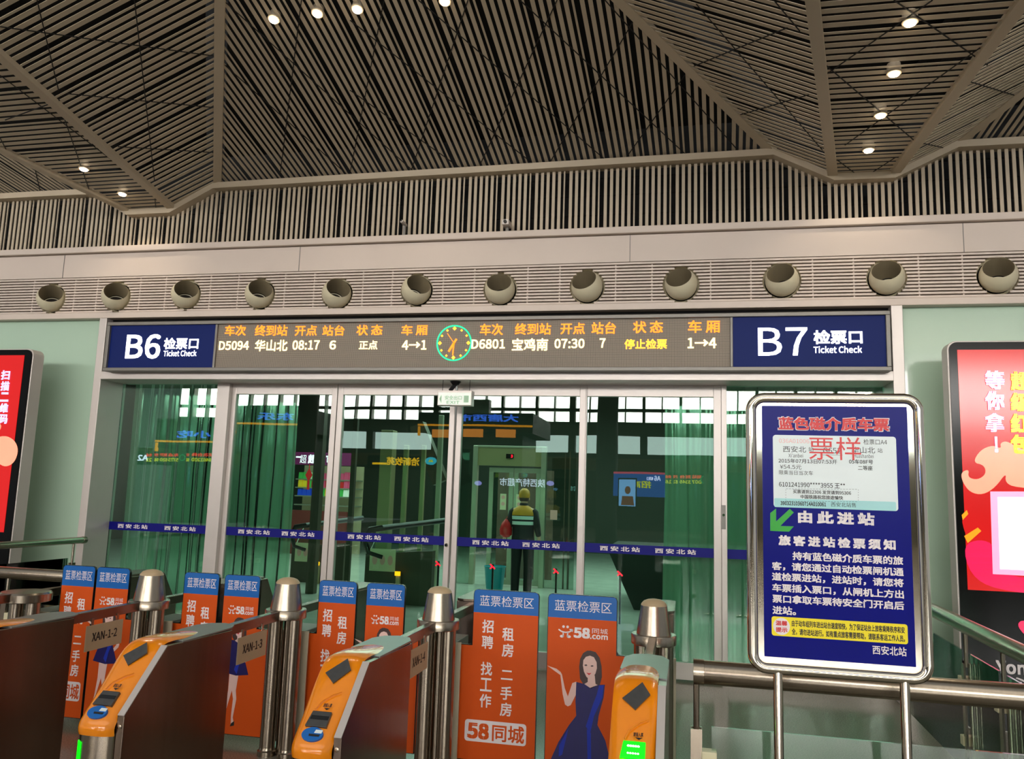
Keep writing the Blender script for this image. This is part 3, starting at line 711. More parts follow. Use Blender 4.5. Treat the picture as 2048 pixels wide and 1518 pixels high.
def woman(par, x, ztop, k, y, full=False):
    """the printed figure on a flap: flat colour areas of the film; x, ztop place her hair, k is metres per drawing unit"""
    def P(pts): return [(x+(a-560)*k, ztop-(b-515)*k) for a, b in pts]
    def lay(name, pts, m_, j): return obj(name, MB().prism(P(pts), 'y', y-0.0004*j, y), M[m_], par)
    if full:
        lay('printed_legs', [(470, 1150), (600, 1150), (575, 1400), (590, 1500), (560, 1720), (585, 1800), (540, 1800), (535, 1700), (545, 1500), (520, 1400), (500, 1480), (470, 1600), (430, 1780), (380, 1800), (425, 1740), (450, 1590), (470, 1400)], 'print_skin', 1)
        lay('printed_shoes', [(365, 1790), (430, 1770), (420, 1810), (360, 1830)], 'print_black', 2); lay('printed_shoes', [(545, 1790), (585, 1760), (585, 1815), (530, 1830)], 'print_black', 2)
    lay('printed_arm', [(440, 785), (455, 860), (395, 985), (370, 998), (345, 985), (322, 900), (298, 740), (250, 712), (178, 668), (205, 676), (262, 690), (300, 715), (312, 735), (340, 850), (368, 915), (405, 800)], 'print_skin', 2)
    if full: lay('printed_arm', [(650, 790), (690, 800), (745, 960), (735, 1000), (650, 1080), (625, 1060), (700, 970), (665, 880)], 'print_skin', 2)
    lay('printed_hair', [(472, 760), (462, 660), (470, 590), (495, 540), (530, 517), (560, 515), (605, 525), (640, 570), (658, 640), (662, 730), (645, 800), (600, 815), (545, 812), (500, 800)], 'print_hair', 3)
    lay('printed_neck', [(540, 720), (600, 720), (608, 790), (630, 800), (570, 832), (510, 800), (540, 780)], 'print_skin', 4)
    lay('printed_face', [(498, 600), (520, 570), (555, 558), (590, 568), (615, 610), (618, 660), (606, 705), (580, 742), (552, 754), (528, 738), (505, 695), (495, 645)], 'print_skin', 5)
    lay('printed_eye', [(505, 640), (525, 632), (535, 642), (520, 648)], 'print_hair', 6); lay('printed_eye', [(560, 645), (575, 636), (592, 642), (575, 650)], 'print_hair', 6)
    lay('printed_mouth', [(525, 702), (548, 706), (572, 702), (550, 722)], 'print_red', 6)
    hem = [(640, 1130), (690, 1230)] + ([(730, 1200), (560, 1215), (380, 1190)] if full else [(760, 1500), (780, 1700), (430, 1640), (230, 1450)])
    if full: dress = [(440, 788), (515, 800), (560, 828), (625, 800), (680, 790), (672, 880), (640, 960), (690, 1090), (730, 1200), (560, 1220), (375, 1190), (420, 1060), (452, 960), (436, 880)]
    else: dress = [(440, 788), (515, 800), (560, 828), (625, 800), (690, 790), (680, 900), (640, 1050), (630, 1130), (700, 1250), (770, 1500), (780, 1640), (430, 1640), (380, 1520), (230, 1450), (295, 1300), (385, 1150), (445, 1070), (436, 950)]
    lay('printed_dress', dress, 'print_dress', 4)
    lay('printed_fold', [(640, 800), (680, 795), (670, 900), (600, 1060), (570, 1200), (530, 1150), (590, 960), (620, 880)], 'print_fold', 6)
    if not full: lay('printed_fold', [(540, 1170), (575, 1200), (590, 1640), (560, 1640)], 'print_fold', 6); lay('printed_fold', [(300, 1330), (380, 1180), (330, 1400), (300, 1420)], 'print_fold', 6)

def flap_outline(x0, x1, step, side):
    """x0..x1 the tall part; step the low part's outer edge, on side -1 or +1"""
    zt, zn, zb = 1.056, 0.722, 0.05; r = 0.025
    if side < 0:
        return [(step, zb), (x1, zb), (x1, zt-r), (x1-r*0.3, zt-r*0.3), (x1-r, zt), (x0+r, zt), (x0+r*0.3, zt-r*0.3), (x0, zt-r), (x0, zn+0.02), (x0-0.006, zn+0.006), (x0-0.02, zn), (step, zn)]
    return [(x0, zb), (step, zb), (step, zn), (x1+0.02, zn), (x1+0.006, zn+0.006), (x1, zn+0.02), (x1, zt-r), (x1-r*0.3, zt-r*0.3), (x1-r, zt), (x0+r, zt), (x0+r*0.3, zt-r*0.3), (x0, zt-r)]
def flap(par, x0, x1, step, side, art):
    yf = 5.0+DY; zs = 0.917
    poly = flap_outline(x0, x1, step, side)
    f = obj('gate_flap', MB().prism(poly, 'y', yf, yf+0.018), M['black'], par)
    f['label'] = 'orange and blue printed gate flap ' + ('with a woman in a blue dress' if art == 'woman' else 'with white vertical characters')
    low = [(x, z) for x, z in poly if z < zs]
    i = 0.004
    lowp = ([(step+i, 0.054), (x1-i, 0.054), (x1-i, zs), (x0+i, zs), (x0+i, 0.722-i), (step+i, 0.722-i)] if side < 0 else [(x0+i, 0.054), (step-i, 0.054), (step-i, 0.722-i), (x1-i, 0.722-i), (x1-i, zs), (x0+i, zs)])
    fi = obj('orange_film', MB().prism(lowp, 'y', yf-0.0015, yf), M['ad_orange'], f)
    obj('blue_film', MB().prism([(x0+i, zs), (x1-i, zs)]+[(x, z-0.003) for x, z in rrect(x0+i, x1-i, zs-0.05, 1.056, 0.022) if z > zs], 'y', yf-0.0015, yf), M['ad_blue'], f)
    wd = x1-x0; ya = yf-0.0022; mb = MB()
    tbox(mb, '蓝票检票区', x0+wd*0.10, x1-wd*0.08, 0.958, 1.022, ya, 0.0)
    if art == 'woman':
        lw = wd*0.70; lx0 = x0+wd*0.17; zb = 0.805; hh = 0.062 if wd > 0.3 else 0.05; h5 = hh
        tbox(mb, '58', lx0+lw*0.30, lx0+lw*0.64, zb, zb+h5, ya, 0.035)
        tbox(mb, '同城', lx0+lw*0.68, lx0+lw, zb+h5*0.52, zb+h5*1.02, ya, 0.0)
        tbox(mb, '.com', lx0+lw*0.64, lx0+lw, zb, zb+h5*0.42, ya, 0.02)
        u = lw*0.30/100; cx = lx0+50*u*0.9
        for dx in (-14, 14): mb.prism(ellipse(cx+dx*u, zb+h5*0.98, 9*u, 9*u, 12), 'y', ya-0.0003, ya+0.0003)
        def st(pts, r_): mb.tube([(cx+a*u, ya, zb+h5*b_) for a, b_ in pts], r_*u, 6)
        def flat(pts, w_):
            for (a, b_), (c, d) in zip(pts, pts[1:]): mb.beam((cx+a*u, ya, zb+h5*b_), (cx+c*u, ya, zb+h5*d), w_*u, 0.0006, up=(0, 1, 0))
        flat([(-48, 0.70), (-28, 0.52), (0, 0.45), (28, 0.52), (46, 0.72)], 9); flat([(28, 0.74), (48, 0.76), (46, 0.55)], 8)
        flat([(-16, 0.48), (-14, 0.05)], 9); flat([(16, 0.48), (14, 0.05)], 9)
        for dx in (-24, 24): mb.prism(ellipse(cx+dx*u, zb+h5*0.07, 14*u, 9*u, 12), 'y', ya-0.0003, ya+0.0003)
        obj('lettering', mb, M['print_white'], f)
        if wd > 0.3: woman(f, x0+wd*0.63, 0.738, 0.00068, ya-0.0004)
        else: woman(f, x0+wd*0.52, 0.785, 0.00052, ya-0.0004, True)
    else:
        zt = 0.885; ch = 0.094; g = 0.0
        ca, cb = x0+wd*0.16, x0+wd*0.49
        cw = min(wd*0.21, 0.072)
        if wd > 0.3: ca, cb = x0+wd*0.15, x0+wd*0.46
        else: ca, cb = x0+wd*0.15, x0+wd*0.55; cw = wd*0.24
        for txt, cx in (('招聘 找工作', ca), ('  租房 二手房', cb)):
            z = zt if cx == ca else zt+0.085
            for c in txt:
                if c == ' ': z -= 0.062; continue
                hh = 0.078 if c not in '二' else 0.056
                tbox(mb, c, cx, cx+cw, z-0.009-hh, z-0.009, ya, 0.012); z -= ch
        bxa, bxb = (x0-wd*0.06, x1-wd*0.14) if wd > 0.3 else (step+0.05, x1-wd*0.10)
        obj('lettering', mb, M['print_white'], f)
        bd = obj('logo_panel', MB().prism(rrect(bxa, bxb, 0.16, 0.285, 0.018), 'y', ya-0.0002, ya+0.0004), M['print_white'], f)
        m2 = MB(); lw = bxb-bxa
        tbox(m2, '58', bxa+lw*0.04, bxa+lw*0.40, 0.175, 0.268, ya-0.0006, 0.03); tbox(m2, '同城', bxa+lw*0.45, bxa+lw*0.97, 0.172, 0.270, ya-0.0006, 0.012)
        obj('logo_lettering', m2, M['ad_orange'], bd)
    return f

def make_gate(flaps, cone=True, plate=None, lit=False, label=''):
    t = thing('ticket_gate', label, 'ticket gate', (0, 0, 0), 'automatic ticket gates in a row')
    X0, X1 = -0.105, 0.105
    sp = [(4.06+DY, 0.0), (4.06+DY, 0.880), SL0, SL1, (SL1[0], 0.0)]
    for xa, xb in ((X1-0.034, X1), (X0, X0+0.034)):
        p_ = obj('side_panel', MB().prism(sp if xa > 0 else [(4.06+DY, 0.0), (4.06+DY, 0.872), (3.56+DY, 0.872), (3.32+DY, 0.60), (3.32+DY, 0)], 'x', xa, xb), M['steel_dark'], t, bevel=0.002)
        xe = xa if xa > 0 else xa
        # bright edge trim of the panel along the slant
        if xa > 0: obj('edge_trim', MB().add([slant(s, x, l) for l in (0.0, 0.003) for s in (0, 1) for x in (xa+0.001, xb-0.001)], [(0, 1, 3, 2), (4, 6, 7, 5), (0, 4, 5, 1), (2, 3, 7, 6), (0, 2, 6, 4), (1, 5, 7, 3)]), M['alu'], p_)
    lk = MB().lathe([(0.010, 0), (0.010, -0.004), (0.004, -0.006)], (X1-0.017, SL1[0], 0.60), 14, 'y')
    obj('lock', lk, M['steel'], t)
    obj('cabinet_body', MB().box(X0+0.034, X1-0.034, SL1[0]+0.03, 4.05+DY, 0.02, 0.64), M['steel_dark'], t)
    # rounded steel front under the orange nose
    mb = MB(); n = 14; pl = [(-0.0175+0.087*cos(pi+pi*i/n)*1.0, SL1[0]+0.01-0.05*sin(pi*i/n)) for i in range(n+1)]
    mb.prism(pl, 'z', 0.0, 0.57); obj('front_column', mb, M['steel'], t, smooth=True)
    gl = MB(); pl = [(-0.0175+0.092*cos(pi+pi*i/n), SL1[0]+0.01-0.056*sin(pi*i/n)) for i in range(1, 5)]
    gl.prism(pl+[(x*0.9, y+0.01) for x, y in reversed(pl)], 'z', 0.40, 0.53); obj('side_lamp', gl, M['lamp_green'], t, smooth=True)
    # orange shell
    prof = [(4.00, 0.884), (3.86, 0.898), (3.66, 0.915), (3.54, 0.917), (3.485, 0.900), (3.40, 0.825), (3.30, 0.730), (3.225, 0.660), (3.185, 0.622), (3.175, 0.595), (3.185, 0.566)]
    us = [-1, -0.97, -0.88, -0.7, -0.4, 0, 0.4, 0.7, 0.88, 0.97, 1]; vs = []; fs = []
    for yv, zv in prof:
        for u in us:
            e = abs(u)**4; front = max(0.0, min(1.0, (3.45-yv)/0.2))
            vs.append((-0.0175+u*0.0885, yv+DY+0.045*e*front, zv-0.016*e*(1-0.6*front)))
    k = len(us)
    for i in range(len(prof)-1): fs += [(i*k+j, i*k+j+1, (i+1)*k+j+1, (i+1)*k+j) for j in range(k-1)]
    sh = obj('orange_shell', MB().add(vs, fs), M['orange'], t, smooth=True)
    md = sh.modifiers.new('sub', 'SUBSURF'); md.levels = md.render_levels = 1
    lc = obj('display', spanel(MB(), [(0.02, 0.010), (0.17, 0.044), (0.37, -0.012), (0.24, -0.066)], 0.019, 0.026), M['dark_slot'], t)
    ridge = MB().tube([slant(0.47, 0.042, 0.025), slant(0.52, 0.01, 0.028), slant(0.62, -0.03, 0.028), slant(0.72, -0.045, 0.026)], 0.003, 6)
    obj('ridge', ridge, M['orange'], sh, smooth=True)
    sl_ = obj('ticket_slot', spanel(MB(), [(0.74, -0.050), (0.74, 0.034), (0.93, 0.034), (0.93, -0.060)], 0.012, 0.027), M['lamp_green'] if lit else M['dark_slot'], t, bevel=0.002)
    if lit:
        sl_['label'] = 'ticket slot lit bright green'
        mb = MB()
        for r_, s in ((0.0052, 0.80), (0.0042, 0.88)):
            for i in range(5):
                c = slant(s, -0.030+i*0.0095, 0.028); mb.lathe([(0.001, -0.002), (r_, 0), (0.001, 0.002)], c, 8, 'y')
        obj('led_dots', mb, M['lamp_white'], sl_)
    else:
        obj('slot_mouth', spanel(MB(), [(0.80, -0.046), (0.80, 0.030), (0.845, 0.030), (0.845, -0.048)], 0.026, 0.029), M['black'], sl_)
    mk = MB()
    vs_, fs_ = text_mesh('请插入票', 0.01)
    ax = min(v.x for v in vs_); bx = max(v.x for v in vs_); az = min(v.y for v in vs_); bz = max(v.y for v in vs_)
    mk.add([slant(0.69-(v.y-az)/(bz-az)*0.05, -0.014+(v.x-ax)/(bx-ax)*0.038, 0.0285+v.z) for v in vs_], fs_)
    mk.add([slant(0.70, -0.006, 0.0285), slant(0.70, 0.022, 0.0285), slant(0.725, 0.008, 0.0285)], [(0, 1, 2)])
    obj('slot_lettering', mk, M['print_black'], t)
    rd = obj('card_reader', spanel(MB(), [(1.02+0.085*sin(a), -0.014+0.046*cos(a)) for a in [2*pi*i/24 for i in range(24)]], 0.0, 0.024), M['ad_blue'], t)
    obj('card_symbol', spanel(MB(), [(0.965, -0.004), (0.965, 0.026), (1.005, 0.024), (1.005, -0.008)], 0.024, 0.0255), M['card'], rd)
    obj('card_symbol', spanel(MB(), [(1.02, -0.028), (1.02, 0.020), (1.045, 0.018), (1.045, -0.026)], 0.024, 0.0255), M['print_black'], rd)
    # pale plate over the top
    tp_ = [(-0.072, 3.60+DY)]+[(0.105*1.0*cos(a), 3.95+DY+0.17*sin(a)) for a in [pi-pi*i/12 for i in range(13)]]+[(0.105, 3.60+DY)]
    tp_ = [(-0.105, 3.78+DY), (-0.06, 3.66+DY), (0.105, 3.62+DY), (0.105, 4.05+DY), (0.07, 4.13+DY), (0, 4.16+DY), (-0.07, 4.13+DY), (-0.105, 4.05+DY)]
    obj('top_plate', MB().prism(tp_, 'z', 0.886, 0.896), M['steel_top'], t, bevel=0.002)
    # bar, bollard
    obj('bar', MB().box(-0.022, 0.022, 4.05+DY, 5.62+DY, 0.826, 0.882), M['steel_dark'], t, bevel=0.003)
    bo = obj('bollard_pipe', MB().lathe([(0.047, 0.0), (0.047, 0.85)], (-0.065, 0.0, 0), 20).lathe([(0.047, 0.0), (0.047, 0.85)], (0.065, 0.0, 0), 20).lathe([(0.030, 0.0), (0.030, 0.85)], (0.0, 0.05, 0), 12), M['steel'], t, smooth=True)
    ft = MB()
    for x in (-0.065, 0.065): ft.lathe([(0.058, 0.0), (0.058, 0.03), (0.050, 0.036), (0.047, 0.05)], (x, 0, 0), 20)
    obj('pipe_foot', ft, M['steel'], bo, smooth=True)
    if cone:
        obj('collar', MB().lathe([(0.124, 0.826), (0.128, 0.83), (0.128, 0.876), (0.124, 0.882)], (0, 0, 0), 40), M['steel'], t, smooth=True)
        obj('cone', MB().lathe([(0.099, 0.882), (0.074, 1.040)], (0, 0, 0), 40), M['steel'], t, smooth=True)
        obj('dome', MB().lathe([(0.074, 1.040), (0.072, 1.048), (0.058, 1.064), (0.036, 1.073), (0.012, 1.077)], (0, 0, 0), 32), M['tan'], t, smooth=True)
    else:
        obj('collar', MB().lathe([(0.145, 0.816), (0.160, 0.822), (0.160, 0.870), (0.150, 0.882), (0.02, 0.888)], (0, 0, 0), 40), M['steel'], t, smooth=True)
    # flap housing and exit cabinet
    obj('flap_housing', MB().box(-0.085, 0.085, 4.95+DY, 5.26+DY, 0.06, 0.735), M['cream'] if False else M['alu_dark'], t, bevel=0.004)
    obj('housing_cover', MB().box(-0.100, 0.125, 4.935+DY, 4.95+DY, 0.06, 0.74), M['tan_grey'], t, bevel=0.003)
    ec = obj('exit_cabinet', MB().prism([(5.60, 0), (6.42, 0), (6.42, 0.62), (6.25, 0.93), (5.60, 0.93)], 'x', -0.1, 0.1) if False else MB().prism([(5.60+DY, 0), (6.42+DY, 0), (6.42+DY, 0.62), (6.22+DY, 0.90), (5.60+DY, 0.90)], 'x', -0.1, 0.1), M['steel_dark'], t, bevel=0.004)
    obj('exit_top', MB().prism(rrect(-0.105, 0.105, 5.58+DY, 6.2+DY, 0.06), 'z', 0.902, 0.916), M['steel'], ec)
    if plate:
        pt = obj('number_plate', MB().box(0.024, 0.030, 4.26+DY, 4.575+DY, 0.655, 0.80), M['tan'], t)
        pt['label'] = 'tan number plate' + (' reading ' + plate if plate else '')
        mb = MB(); tv, tf = text_mesh(plate, 0.012)
        ax = min(v.x for v in tv); bx = max(v.x for v in tv); az = min(v.y for v in tv); bz = max(v.y for v in tv)
        mb.add([(0.0308+v.z, 4.31+DY+(v.x-ax)/(bx-ax)*0.215, 0.706+(v.y-az)/(bz-az)*0.05) for v in tv], tf)
        obj('lettering', mb, M['print_black'], pt)
        obj('plate_hanger', MB().box(0.022, 0.026, 4.30+DY, 4.32+DY, 0.79, 0.84).box(0.022, 0.026, 4.52+DY, 4.54+DY, 0.79, 0.84), M['steel'], pt)
    for f in flaps: flap(t, *f)
    return t
M['steel_top'] = mat('satin_top_plate', rgb(150, 152, 152), 0.4, 0.9, noise=0.05)
M['tan_grey'] = mat('warm_grey_cover', rgb(176, 166, 142), 0.4, 0.2, noise=0.05)
STD_L = (0.148, 0.410, 0.075, -1, 'text'); STD_R = (-0.530, -0.270, -0.165, 1, 'woman')
BX = [-4.41, -3.458, -2.479, -1.474, -0.190]
specs = [([STD_L], False, None, False, 'ticket gate at the left end, with a flat topped bollard instead of a cone'),
         ([STD_R, STD_L], True, 'XAN-1-2', False, 'dark sided ticket gate with the tan plate XAN-1-2'),
         ([STD_R, STD_L], True, 'XAN-1-3', False, 'ticket gate with the tan plate XAN-1-3, second orange nose from the left'),
         ([STD_R, (0.177, 0.590, 0.070, -1, 'text')], True, 'XAN-1-4', False, 'ticket gate with a white edged orange nose left of the wide flap reading 58'),
         ([(-0.640, -0.220, -0.105, 1, 'woman')], True, None, True, 'ticket gate with the green lit slot, rightmost of the row')]
for bx_, sp_ in zip(BX, specs):
    g_ = make_gate(*sp_); g_.location = (bx_, 4.857, 0)

# ------------------------------------------------------------------ notice board on two poles
YN = 3.30
t = thing('notice_board', 'chrome framed blue notice board on two poles in front of the handrail', 'notice board', (0.56, YN, 0))
c = at(1672, 1078, YN)
xl, xr_, zt_, zb_ = at(1504, 1078, YN).x, at(1846, 1078, YN).x, at(1672, 797, YN).z, at(1672, 1346, YN).z
def loop(x0, x1, z0, z1, r, n=6):
    return [(x, YN, z) for x, z in rrect(x0, x1, z0, z1, r, n)]
obj('tube_frame', MB().tube(loop(xl, xr_, zb_, zt_, 0.05), 0.0205, 16, closed=True), M['chrome'], t, smooth=True)
ix0, ix1, iz1, iz0 = xl+0.015, xr_-0.015, zt_-0.015, zb_+0.015
obj('back_plate', MB().prism(rrect(ix0, ix1, iz0, iz1, 0.03), 'y', YN-0.004, YN+0.008), M['chrome'], t)
px0, px1, pz1, pz0 = at(1526, 1078, YN).x, at(1822, 1078, YN).x, at(1672, 813, YN).z, at(1672, 1322, YN).z
po = obj('poster', MB().box(px0, px1, YN-0.008, YN-0.0042, pz0, pz1), M['board_blue'], t)
for x in (1556, 1809):
    p = at(x, 1360, YN)
    obj('pole', MB().tube([(p.x, YN, 0.0), (p.x, YN, zb_-0.01)], 0.0175, 16), M['chrome'], t, smooth=True)
    obj('pole_foot', MB().lathe([(0.10, 0.0), (0.10, 0.012), (0.03, 0.02)], (p.x, YN, 0), 24), M['chrome'], t, smooth=True)
Y1 = YN-0.0088; Y2 = YN-0.0104
mb = MB(); tpx(mb, '蓝色磁介质车票', 1555, 1780, 848, 29, Y1, 0.055); obj('title_outline', mb, M['print_white'], po)
mb = MB(); tpx(mb, '蓝色磁介质车票', 1557, 1778, 848, 26, Y2, 0.022); obj('title_lettering', mb, M['print_red'], po)
def pxrect(x0, x1, y0, y1, Y): 
    xm, ym = (x0+x1)/2, (y0+y1)/2; return at(x0, ym, Y).x, at(x1, ym, Y).x, at(xm, y1, Y).z, at(xm, y0, Y).z
r_ = pxrect(1546, 1793, 872, 1018, YN)
cd = obj('ticket_sample', MB().prism(rrect(*r_, 0.011), 'y', Y1, YN-0.007), M['card'], po)
r2 = pxrect(1546.5, 1792.5, 1000, 1018, YN)
obj('ticket_band', MB().prism(rrect(r2[0]+0.003, r2[1]-0.003, r2[2], r2[3], 0.005), 'y', Y1-0.0003, Y1), M['card_teal'], cd)
mb = MB(); YL = Y1-0.0006
for s, a, b_, ym, h, bo in (('检票口A4', 1727, 1774, 884, 11, 0), ('西安北', 1566, 1612, 898.5, 12.5, 0), ('站', 1617, 1627, 898.5, 9, 0), ('G652', 1646, 1682, 901, 11, 0), ('华山北', 1703, 1750, 900, 13, 0), ('站', 1755, 1765, 901, 9, 0),
                        ("Xi'anbei", 1577, 1606, 911, 8, 0), ('Huashanbei', 1708, 1747, 912, 8, 0), ('2015年07月13日07:53开', 1557, 1674, 922.5, 9, 0.005), ('05车08F号', 1698, 1746, 923.5, 9, 0.008), ('¥54.5元', 1560, 1603, 934, 9, 0), ('二等座', 1716, 1745, 936, 9, 0.005),
                        ('限乘当日当次车', 1558, 1626, 945.5, 9, 0), ('6101241990****3955 王**', 1558, 1690, 970, 10, 0.005), ('买票请到12306 发货请到95306', 1586, 1702, 984.5, 8, 0.008), ('中国铁路祝您旅途愉快', 1601, 1686, 994.5, 8, 0.008),
                        ('39032310360714A010061', 1561, 1652, 1007.5, 8, 0.018), ('西安北站售', 1662, 1712, 1009.5, 9, 0)):
    tpx(mb, s, a, b_, ym, h, YL, bo)
for i in range(24):
    for y in (977.5, 1002):
        q = at(1572+i*6, y+i*0.05, YL); mb.box(q.x, q.x+0.007, YL-0.0002, YL, q.z-0.0005, q.z+0.0005)
for i in range(5):
    for x in (1571.5, 1716.5):
        q = at(x, 979+i*5, YL); mb.box(q.x-0.0005, q.x+0.0005, YL-0.0002, YL, q.z-0.004, q.z)
q = at(1645, 909.5, YL); q2 = at(1685, 910, YL); mb.box(q.x, q2.x, YL-0.0002, YL, q.z-0.0006, q.z+0.0006)
obj('ticket_lettering', mb, M['print_black'], cd)
mb = MB(); tpx(mb, '票样', 1618, 1722, 897, 46, YL-0.0003, 0); obj('sample_lettering', mb, M['print_red'], cd)
mb = MB(); tpx(mb, '036A010061', 1558, 1625, 882, 8.5, YL, 0); obj('number_lettering', mb, M['print_pink'], cd)
ar = [(203, 1245), (262, 1200), (262, 1330), (400, 1203), (440, 1240), (305, 1375), (440, 1380), (392, 1433), (203, 1425)]
def cpx(pts): return [(at(1500+a/5.061, 780+b_/5.061, YN).x, at(1500+a/5.061, 780+b_/5.061, YN).z) for a, b_ in pts]
obj('arrow', MB().prism(cpx(ar), 'y', Y1, YN-0.007), M['print_green'], po)
mb = MB()
tpx(mb, '由 此 进 站', 1596, 1749, 1036, 25, Y1, 0.03); tpx(mb, '旅 客 进 站 检 票 须 知', 1557, 1791, 1085, 21, Y1, 0.03)
for s, a, b_, y0 in (('持有蓝色磁介质车票的旅', 1585, 1806, 1116.5), ('客，请您通过自动检票闸机通', 1544, 1807, 1138), ('道检票进站，进站时，请您将', 1544, 1807, 1159.5), ('车票插入票口，从闸机上方出', 1544.5, 1807.5, 1182), ('票口拿取车票待安全门开启后', 1545, 1808, 1204), ('进站。', 1545, 1592, 1221)):
    tpx(mb, s, a, b_, y0, 17, Y1, 0.018)
tpx(mb, '西安北站', 1745, 1813, 1301.5, 18, Y1, 0.01)
obj('notice_lettering', mb, M['print_white'], po)
r_ = pxrect(1543, 1814, 1240, 1279, YN)
yb_ = obj('tip_panel', MB().prism(rrect(*r_, 0.009), 'y', Y1, YN-0.007), M['print_yellow'], po)
q = at(1562.5, 1252.5, YN); q = Vector((q.x, 0, (r_[2]+r_[3])/2))
obj('tip_disc', MB().prism(ellipse(q.x, q.z, 0.030, 0.031), 'y', Y1-0.0006, Y1), M['print_white'], yb_)
mb = MB(); tbox(mb, '温馨', q.x-0.021, q.x+0.021, q.z+0.003, q.z+0.021, Y1-0.0012, 0.02); tbox(mb, '提示', q.x-0.021, q.x+0.021, q.z-0.021, q.z-0.003, Y1-0.0012, 0.02)
obj('tip_heading', mb, M['print_red'], yb_)
mb = MB(); ta, tb = at(1583, 1259, YN).x, at(1808, 1259, YN).x; zm = q.z
tbox(mb, '由于动车组列车进出站台速度较快，为了保证站台上旅客乘降秩序和安', ta, tb, zm+0.002, zm+0.026, Y1-0.0006, 0.015)
tbox(mb, '全，请勿进站送行。如有重点旅客需要帮助，请联系客运工作人员。', ta, tb, zm-0.028, zm-0.004, Y1-0.0006, 0.015)
obj('tip_lettering', mb, M['print_black'], yb_)

# ------------------------------------------------------------------ the concourse beyond the doors
M['conc_wall'] = mat('dark_green_concourse_wall', rgb(52, 64, 50), 0.5, noise=0.2, nscale=0.6)
M['conc_frame'] = mat('concourse_steel', rgb(170, 172, 152), 0.35, 0.5, noise=0.08)
M['lift_panel'] = mat('champagne_lift_panel', rgb(168, 160, 120), 0.32, 0.5, noise=0.1, nscale=2)
M['lift_glass'] = glass_mat('lift_glass', (0.62, 0.72, 0.66, 1), 1.5, 1.2)
M['lift_inside'] = mat('lift_interior', rgb(150, 110, 104), 0.5, noise=0.15, nscale=3)
M['beam_dark'] = mat('dark_brown_steel', rgb(66, 58, 44), 0.5, noise=0.15)
M['stair_dark'] = mat('dark_stair_cladding', rgb(24, 24, 20), 0.6, noise=0.2)
M['rubber'] = mat('black_handrail_rubber', rgb(20, 20, 20), 0.3, noise=0.1)
M['purple'] = mat('purple_shop_fascia', rgb(104, 26, 78), 0.4, emit=rgb(104, 26, 78), strength=0.35, noise=0.05)
M['shop_white'] = mat('lit_shop_lettering', rgb(255, 240, 255), 0.4, emit=rgb(250, 236, 255), strength=1.6, noise=0.01)
M['shop_wall'] = mat('glowing_shop_wall', rgb(150, 140, 112), 0.5, emit=rgb(200, 190, 150), strength=0.15, noise=0.05)  # faint glow put into the wall in place of shop lighting
struct('wall_back', MB().box(-16, 12, 24, 24.3, 0, 5), M['conc_wall'])
struct('ceiling', MB().box(-16, 12, 8.3, 24, 4.6, 4.7), M['void'])
struct('wall_back.001', MB().box(-16.2, -16, 8.0, 24, 0, 4.6).box(12, 12.2, 8.0, 24, 0, 4.6), M['conc_wall'])

# lift
YL_ = 14.6
def X_(x, y=1010, Y=YL_): return at(x, y, Y).x
def Z_(y, x=1020, Y=YL_): return at(x, y, Y).z
t = thing('elevator', 'glass elevator with champagne lintel and double doors behind the middle door pane', 'elevator', (X_(1020), YL_, 0))
fr = MB()
for a, c in ((944, 953), (1081, 1091)): fr.box(X_(a), X_(c), YL_-0.06, YL_+0.08, 0, Z_(893))
fr.box(X_(944), X_(1091), YL_-0.04, YL_+0.08, Z_(896), Z_(892))
obj('door_portal', fr, M['conc_frame'], t, bevel=0.005)
obj('lintel_panel', MB().box(X_(953), X_(1081), YL_-0.03, YL_+0.05, Z_(932), Z_(896)), M['lift_panel'], t)
ip = obj('floor_indicator', MB().box(X_(1010), X_(1025), YL_-0.045, YL_-0.03, Z_(917), Z_(908)), M['black'], t)
mb = MB(); tbox(mb, '3', X_(1019.5), X_(1023.5), Z_(915.5), Z_(909.5), YL_-0.047, 0.03); obj('digit', mb, M['lamp_red'], ip)
obj('lift_interior', MB().box(X_(960), X_(1081), YL_+1.4, YL_+1.45, 0, Z_(935)), M['lift_inside'], t)
for a, c, nm in ((976, 1025.5, 'l'), (1026.5, 1080, 'r')):
    f = ring_box(MB(), X_(a), X_(c), 0.02, Z_(936), YL_, YL_+0.04, 0.085); dr = obj('lift_door', f, M['conc_frame'], t, bevel=0.004)
    obj('lift_door_glass', MB().box(X_(a)+0.085, X_(c)-0.085, YL_+0.015, YL_+0.025, 0.1, Z_(936)-0.085), M['lift_glass'], dr)
    nx_ = 1000 if nm == 'l' else 1032
    nt_ = obj('notice', MB().box(X_(nx_), X_(nx_+12), YL_-0.006, YL_, Z_(1020), Z_(988)), M['cream'], dr)
    mb = MB()
    for yy in (995, 1008): mb.prism(ellipse(X_(nx_+6), Z_(yy), 0.035, 0.035, 14), 'y', YL_-0.008, YL_-0.006)
    obj('notice_symbol', mb, M['print_pink'], nt_)
obj('shaft_glass', MB().box(X_(1091), X_(1150), YL_, YL_+0.02, 0, Z_(900)).box(X_(905), X_(944), YL_, YL_+0.02, 0, Z_(900)), M['lift_glass'], t)
pn_ = obj('pink_notice', MB().box(X_(1101), X_(1115), YL_-0.008, YL_, Z_(1036), Z_(1017)), M['print_pink'], t)
obj('shaft_post', MB().box(X_(1137), X_(1140), YL_-0.02, YL_+0.05, 0, Z_(900)).box(X_(1128), X_(1130), YL_-0.02, YL_+0.05, 0, Z_(905)), M['beam_dark'], t)

